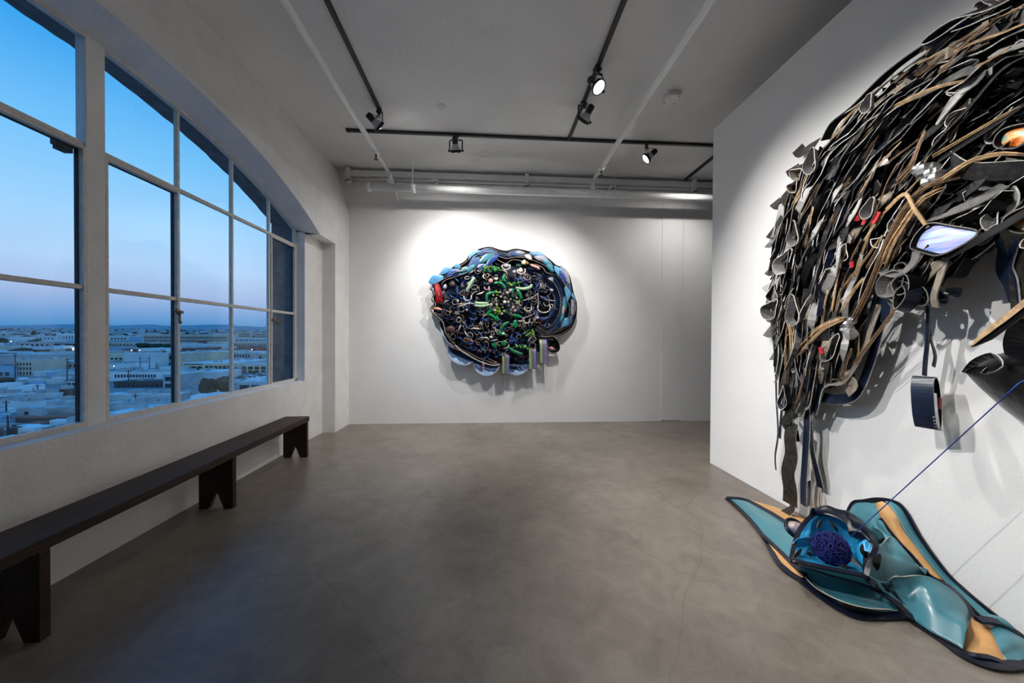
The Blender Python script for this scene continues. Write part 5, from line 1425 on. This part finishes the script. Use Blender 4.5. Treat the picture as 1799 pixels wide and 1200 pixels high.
def trim(pts, w=.03, t=.012, n=None, phi=0.0, nrm=None, m=None):
    return ribbon('navy_edging', P3(pts), nrm or Vector((-.3,-.2,.93)).normalized(), w, t, [m or T_NAVY]*3, fl, phi, samples=n or 5*len(pts))
# tail
sheet('teal_panel', [(88,176),(190,268),(290,385),(400,490),(500,600)], [(100,174),(200,190,.03),(320,256,.05),(440,325,.06),(560,420,.08)], T_TEAL, .015, .012)
sheet('tan_panel', [(205,190,.02),(320,250,.03),(440,318,.035),(540,360,.03)], [(225,190,.012),(360,228,.012),(470,272,.012),(560,305,.012)], T_TAN, .01, .006)
sheet('tan_panel', [(292,398),(350,495),(420,560),(500,622)], [(302,395,.02),(372,470,.025),(440,540,.03),(520,610,.03)], T_TAN, .004)
trim([(85,174,.02),(190,186,.035),(320,252,.055),(445,328,.065),(540,375,.07)], .03)
trim([(85,174,.012),(190,270,.014),(290,392,.014),(380,545,.014),(500,632,.014)], .03)
trim([(290,385,.03),(380,470,.035),(450,540,.04),(520,600,.05)], .024)
# front trough
sheet('teal_panel', [(492,575,.03),(570,665,.05),(700,738,.07),(850,782,.07),(1000,792,.04)], [(470,540,.10),(650,595,.08),(850,650,.06),(960,720,.04),(1060,800,.03)], T_TEAL, -.05, .01)
sheet('teal_panel', [(480,545,.11),(650,600,.11),(850,660,.10),(1000,740,.07),(1070,800,.04)], [(500,530,.15),(660,565,.16),(860,605,.16),(960,670,.12),(1090,790,.06)], T_TEAL, .01, .01)
trim([(440,520,.12),(640,590,.115),(850,655,.105),(1000,738,.08),(1075,805,.05)], .022)
trim([(445,500,.16),(500,532,.165),(660,566,.175),(860,606,.175)], .024)
trim([(500,632,.016),(640,738,.016),(780,815,.016),(900,828,.016),(1060,826,.016),(1150,872,.016),(1290,962,.016),(1400,1042,.016),(1520,1092,.016),(1640,1106,.016),(1760,1085,.016)], .038, .012, 60)
sheet('dark_lining', [(500,630,.012),(640,735,.012),(780,812,.012),(1060,822,.012)], [(520,600,.03),(650,712,.05),(800,775,.05),(1040,800,.03)], T_NAVY)
# bright cavity
sheet('cyan_panel', [(450,522,.16),(640,560,.17),(860,602,.17)], [(440,480,.13),(620,480,.05),(850,560,.10)], T_CYAN, -.02, .02)
sheet('cyan_panel', [(440,500,.14),(600,490,.05),(740,470,.05),(860,590,.15)], [(480,360,.18),(590,265,.27),(730,300,.26),(860,400,.24)], T_CYAN, -.03, .06, 11, nu=36, nv=18, seed=3)
sheet('cyan_panel', [(440,455,.16),(520,440,.15),(590,440,.10)], [(470,415,.20),(520,395,.21),(580,400,.14)], T_CYAN, .03, .03, 10)
sheet('cyan_panel', [(750,470,.12),(800,440,.2),(830,420,.22)], [(850,560,.16),(880,500,.22),(890,440,.26)], T_CYAN, .02, .03, 10)
sheet('black_hood', [(560,262,.27),(650,262,.30),(740,310,.30),(760,370,.26),(800,400,.22)], [(600,242,.24),(700,250,.26),(820,290,.27),(900,380,.27),(912,450,.25)], T_NAVY, .04, .03, 8)
trim([(445,505,.16),(470,400,.2),(510,320,.25),(590,255,.29),(690,262,.31),(790,310,.31),(880,370,.30),(912,445,.28),(880,520,.24),(860,605,.18)], .022, .01, 60)
for pts in [[(590,345,.28),(600,320,.3),(615,290,.29)],[(650,295,.31),(680,330,.32),(702,362,.29)],[(838,430,.29),(835,465,.28),(850,500,.25)],[(545,470,.17),(548,498,.14)],[(455,505,.2),(480,480,.22),(500,455,.2)],[(700,540,.17),(740,555,.18),(770,560,.18)]]:
    ribbon('cut_slit', P3(pts), Vector((-.5,-.6,.6)).normalized(), .015, .004, [F_BLACK,F_BLACK,T_EDGE], fl, .3, samples=14, taper=lambda u: .15+math.sin(PI*u))
sheet('black_ear', [(540,268,.26),(555,262,.28),(582,258,.28)], [(556,226,.34),(562,224,.345),(568,226,.34)], T_NAVY)
b = MB(); q0 = fp(468, 340, .16)
b.ball(q0, .05, 14, 10, (1,.9,.8)); b.build('eye_bead', mat('iridescent_glass_bead', (.12,.16,.5), .1, metal=.5, col2=(.7,.55,.45), scale=20), fl, smooth=True, label='iridescent glass bead')
for k in range(2):
    MB().tube([q0+Vector((.058*math.cos(a)*(1+.1*k),.045*math.sin(a),.04*math.sin(a)-.008*k)) for a in [i*2*PI/16 for i in range(16)]], .008, 6, closed=True).build('eye_rim', T_NAVY, fl, smooth=True)
# main folds
sheet('teal_panel', [(855,595,.15),(910,665,.10),(1000,650,.10),(1100,612,.12),(1215,612,.10)], [(880,468,.26),(940,430,.27),(1000,388,.26),(1085,480,.22),(1190,600,.14)], T_TEAL, .05, .05, 6, nu=60, nv=26, seed=5)
sheet('teal_panel', [(955,665,.10),(1060,795,.03),(1200,905,.03),(1330,975,.03),(1395,1012,.03)], [(1050,612,.19),(1190,606,.20),(1330,685,.15),(1410,770,.10),(1440,860,.06)], T_TEAL, .045, .05, 4, nu=60, nv=28, seed=9)
sheet('teal_panel', [(860,600,.14),(905,668,.11),(985,680,.08)], [(940,660,.12),(990,650,.13),(1050,640,.13)], T_TEAL, .02)
trim([(860,470,.27),(855,595,.17),(905,668,.12),(980,690,.08)], .02)
trim([(955,662,.13),(1000,700,.10),(1060,798,.05),(1120,840,.03)], .03)
ribbon('cut_slit', P3([(935,485,.29),(915,530,.27),(920,575,.21)]), Vector((-.6,-.6,.5)).normalized(), .026, .004, [F_BLACK,F_BLACK,T_EDGE], fl, .1, samples=16, taper=lambda u: .12+math.sin(PI*u))
# part leaning on the wall
sheet('teal_panel', [(850,330,.05,W_),(900,420,.10,W_),(960,420,.10,W_),(1005,385,.09,W_)], [(765,250,.03,W_),(795,203,.02,W_),(850,196,.02,W_),(915,192,.02,W_)], T_TEAL, .04, .03, 8, nrm=NR)
sheet('teal_panel', [(905,430,.12,W_),(1000,390,.12,W_),(1090,490,.10,W_),(1200,605,.10,W_)], [(915,210,.03,W_),(950,300,.05,W_),(1060,440,.06,W_),(1190,590,.06,W_)], T_TEAL, .05, .03, 8, nrm=NR, seed=4)
sheet('tan_panel', [(912,205,.04,W_),(955,310,.07,W_),(1060,430,.08,W_),(1180,580,.08,W_),(1315,670,.07,W_)], [(965,190,.02,W_),(1030,262,.04,W_),(1065,352,.05,W_),(1190,505,.05,W_),(1300,640,.05,W_)], T_TAN, .02, .015, 8, nrm=NR, label='raw tan leather stripe')
sheet('teal_panel', [(965,190,.04,W_),(1030,265,.06,W_),(1130,420,.07,W_),(1270,590,.07,W_),(1400,735,.06,W_),(1500,840,.05,W_)], [(1008,196,.015,W_),(1065,240,.015,W_),(1150,390,.015,W_),(1290,580,.015,W_),(1400,688,.015,W_),(1570,828,.015,W_)], T_TEAL, .03, .015, 8, nrm=NR, seed=2)
trim([(760,255,.02,W_),(792,203,.02,W_),(850,194,.02,W_),(925,184,.03,W_),(1010,198,.02,W_),(1065,240,.02,W_),(1150,390,.02,W_),(1290,582,.02,W_),(1400,690,.02,W_),(1500,775,.02,W_),(1600,855,.02,W_),(1740,962,.02,W_)], .03, .01, 60, nrm=NR)
trim([(930,290,.08,W_),(1020,410,.09,W_),(1110,505,.11,W_),(1200,605,.12,W_),(1340,695,.10,W_),(1420,775,.08,W_),(1490,850,.06,W_)], .035, .01, 40, nrm=NR)
sheet('dark_lining', [(1200,610,.13),(1330,690,.12),(1440,840,.06)], [(1250,610,.11),(1360,690,.11),(1480,840,.06)], T_NAVY)
# foot end
sheet('tan_panel', [(1398,1020),(1450,1048),(1540,1078),(1642,1096)], [(1435,830,.07),(1470,860,.06),(1510,880,.055),(1550,905,.05)], T_TAN, .01, .012, 8)
sheet('teal_panel', [(1548,900,.06),(1590,1000,.05),(1620,1050,.03),(1648,1098,.015)], [(1640,880,.06),(1740,960,.04),(1790,1010,.02),(1800,1060,.012)], T_TEAL, .02, .012, 7)
sheet('teal_panel', [(1500,848,.07),(1560,880,.07),(1640,900,.06)], [(1560,832,.05),(1640,870,.05),(1740,960,.03)], T_TEAL, .03, .02, 9)
sheet('tan_panel', [(1500,835,.09),(1540,838,.09),(1590,850,.08)], [(1515,830,.07),(1545,830,.07),(1580,840,.06)], T_TAN)
trim([(1480,850,.09),(1540,852,.09),(1610,872,.08),(1680,915,.06),(1760,980,.03)], .03)
trim([(1420,1040,.02),(1480,1052,.03),(1540,1060,.03),(1610,1085,.02)], .02)

# yarn ball resting in the fold
yc = fp(662, 452, .20)
yb = thing('yarn_ball', yc-Vector((0,0,.07)), 'tangled ultramarine yarn ball nested in the bright blue leather fold', 'yarn ball')
ry = random.Random(8); MB().ball(yc, .068, 16, 12).build('core', T_YARN, yb, smooth=True)
b = MB()
for k in range(120):
    ax = Vector((ry.gauss(0,1),ry.gauss(0,1),ry.gauss(0,1))).normalized(); u = ax.orthogonal().normalized(); w = ax.cross(u); r = .074+ry.uniform(-.006,.014); d = ry.uniform(-.05,.05)
    rr2 = math.sqrt(max(r*r-d*d, .0004)); a0_ = ry.uniform(0,6); ln = ry.uniform(2.5,6)
    b.tube([yc+ax*d+(u*math.cos(a0_+i*ln/12)+w*math.sin(a0_+i*ln/12))*rr2*(1+.03*math.sin(i*2+k)) for i in range(13)], .0032, 5)
b.build('strands', T_YARN, yb, smooth=True)['kind'] = 'stuff'
# blue cord from the fold up to the black leather form
ca_, cb_ = fp(770, 392, .30), on_right(1768, 694, .36)
cord = thing('blue_cord', ca_, 'thin blue cord stretched from the floor piece to the black leather form', 'cord')
MB().tube([ca_.lerp(cb_, i/10) for i in range(11)], .0022, 6).build('line', mat('blue_cord_fibre', (.01,.035,.22), .7), cord)
ce = (cb_-ca_).normalized()
MB().tube([cb_-ce*.02, cb_+ce*.06, cb_+ce*.10+Vector((.03,0,0))], .0035, 6).build('knot', mat('blue_cord_fibre', (.01,.035,.22), .7), cord, smooth=True)
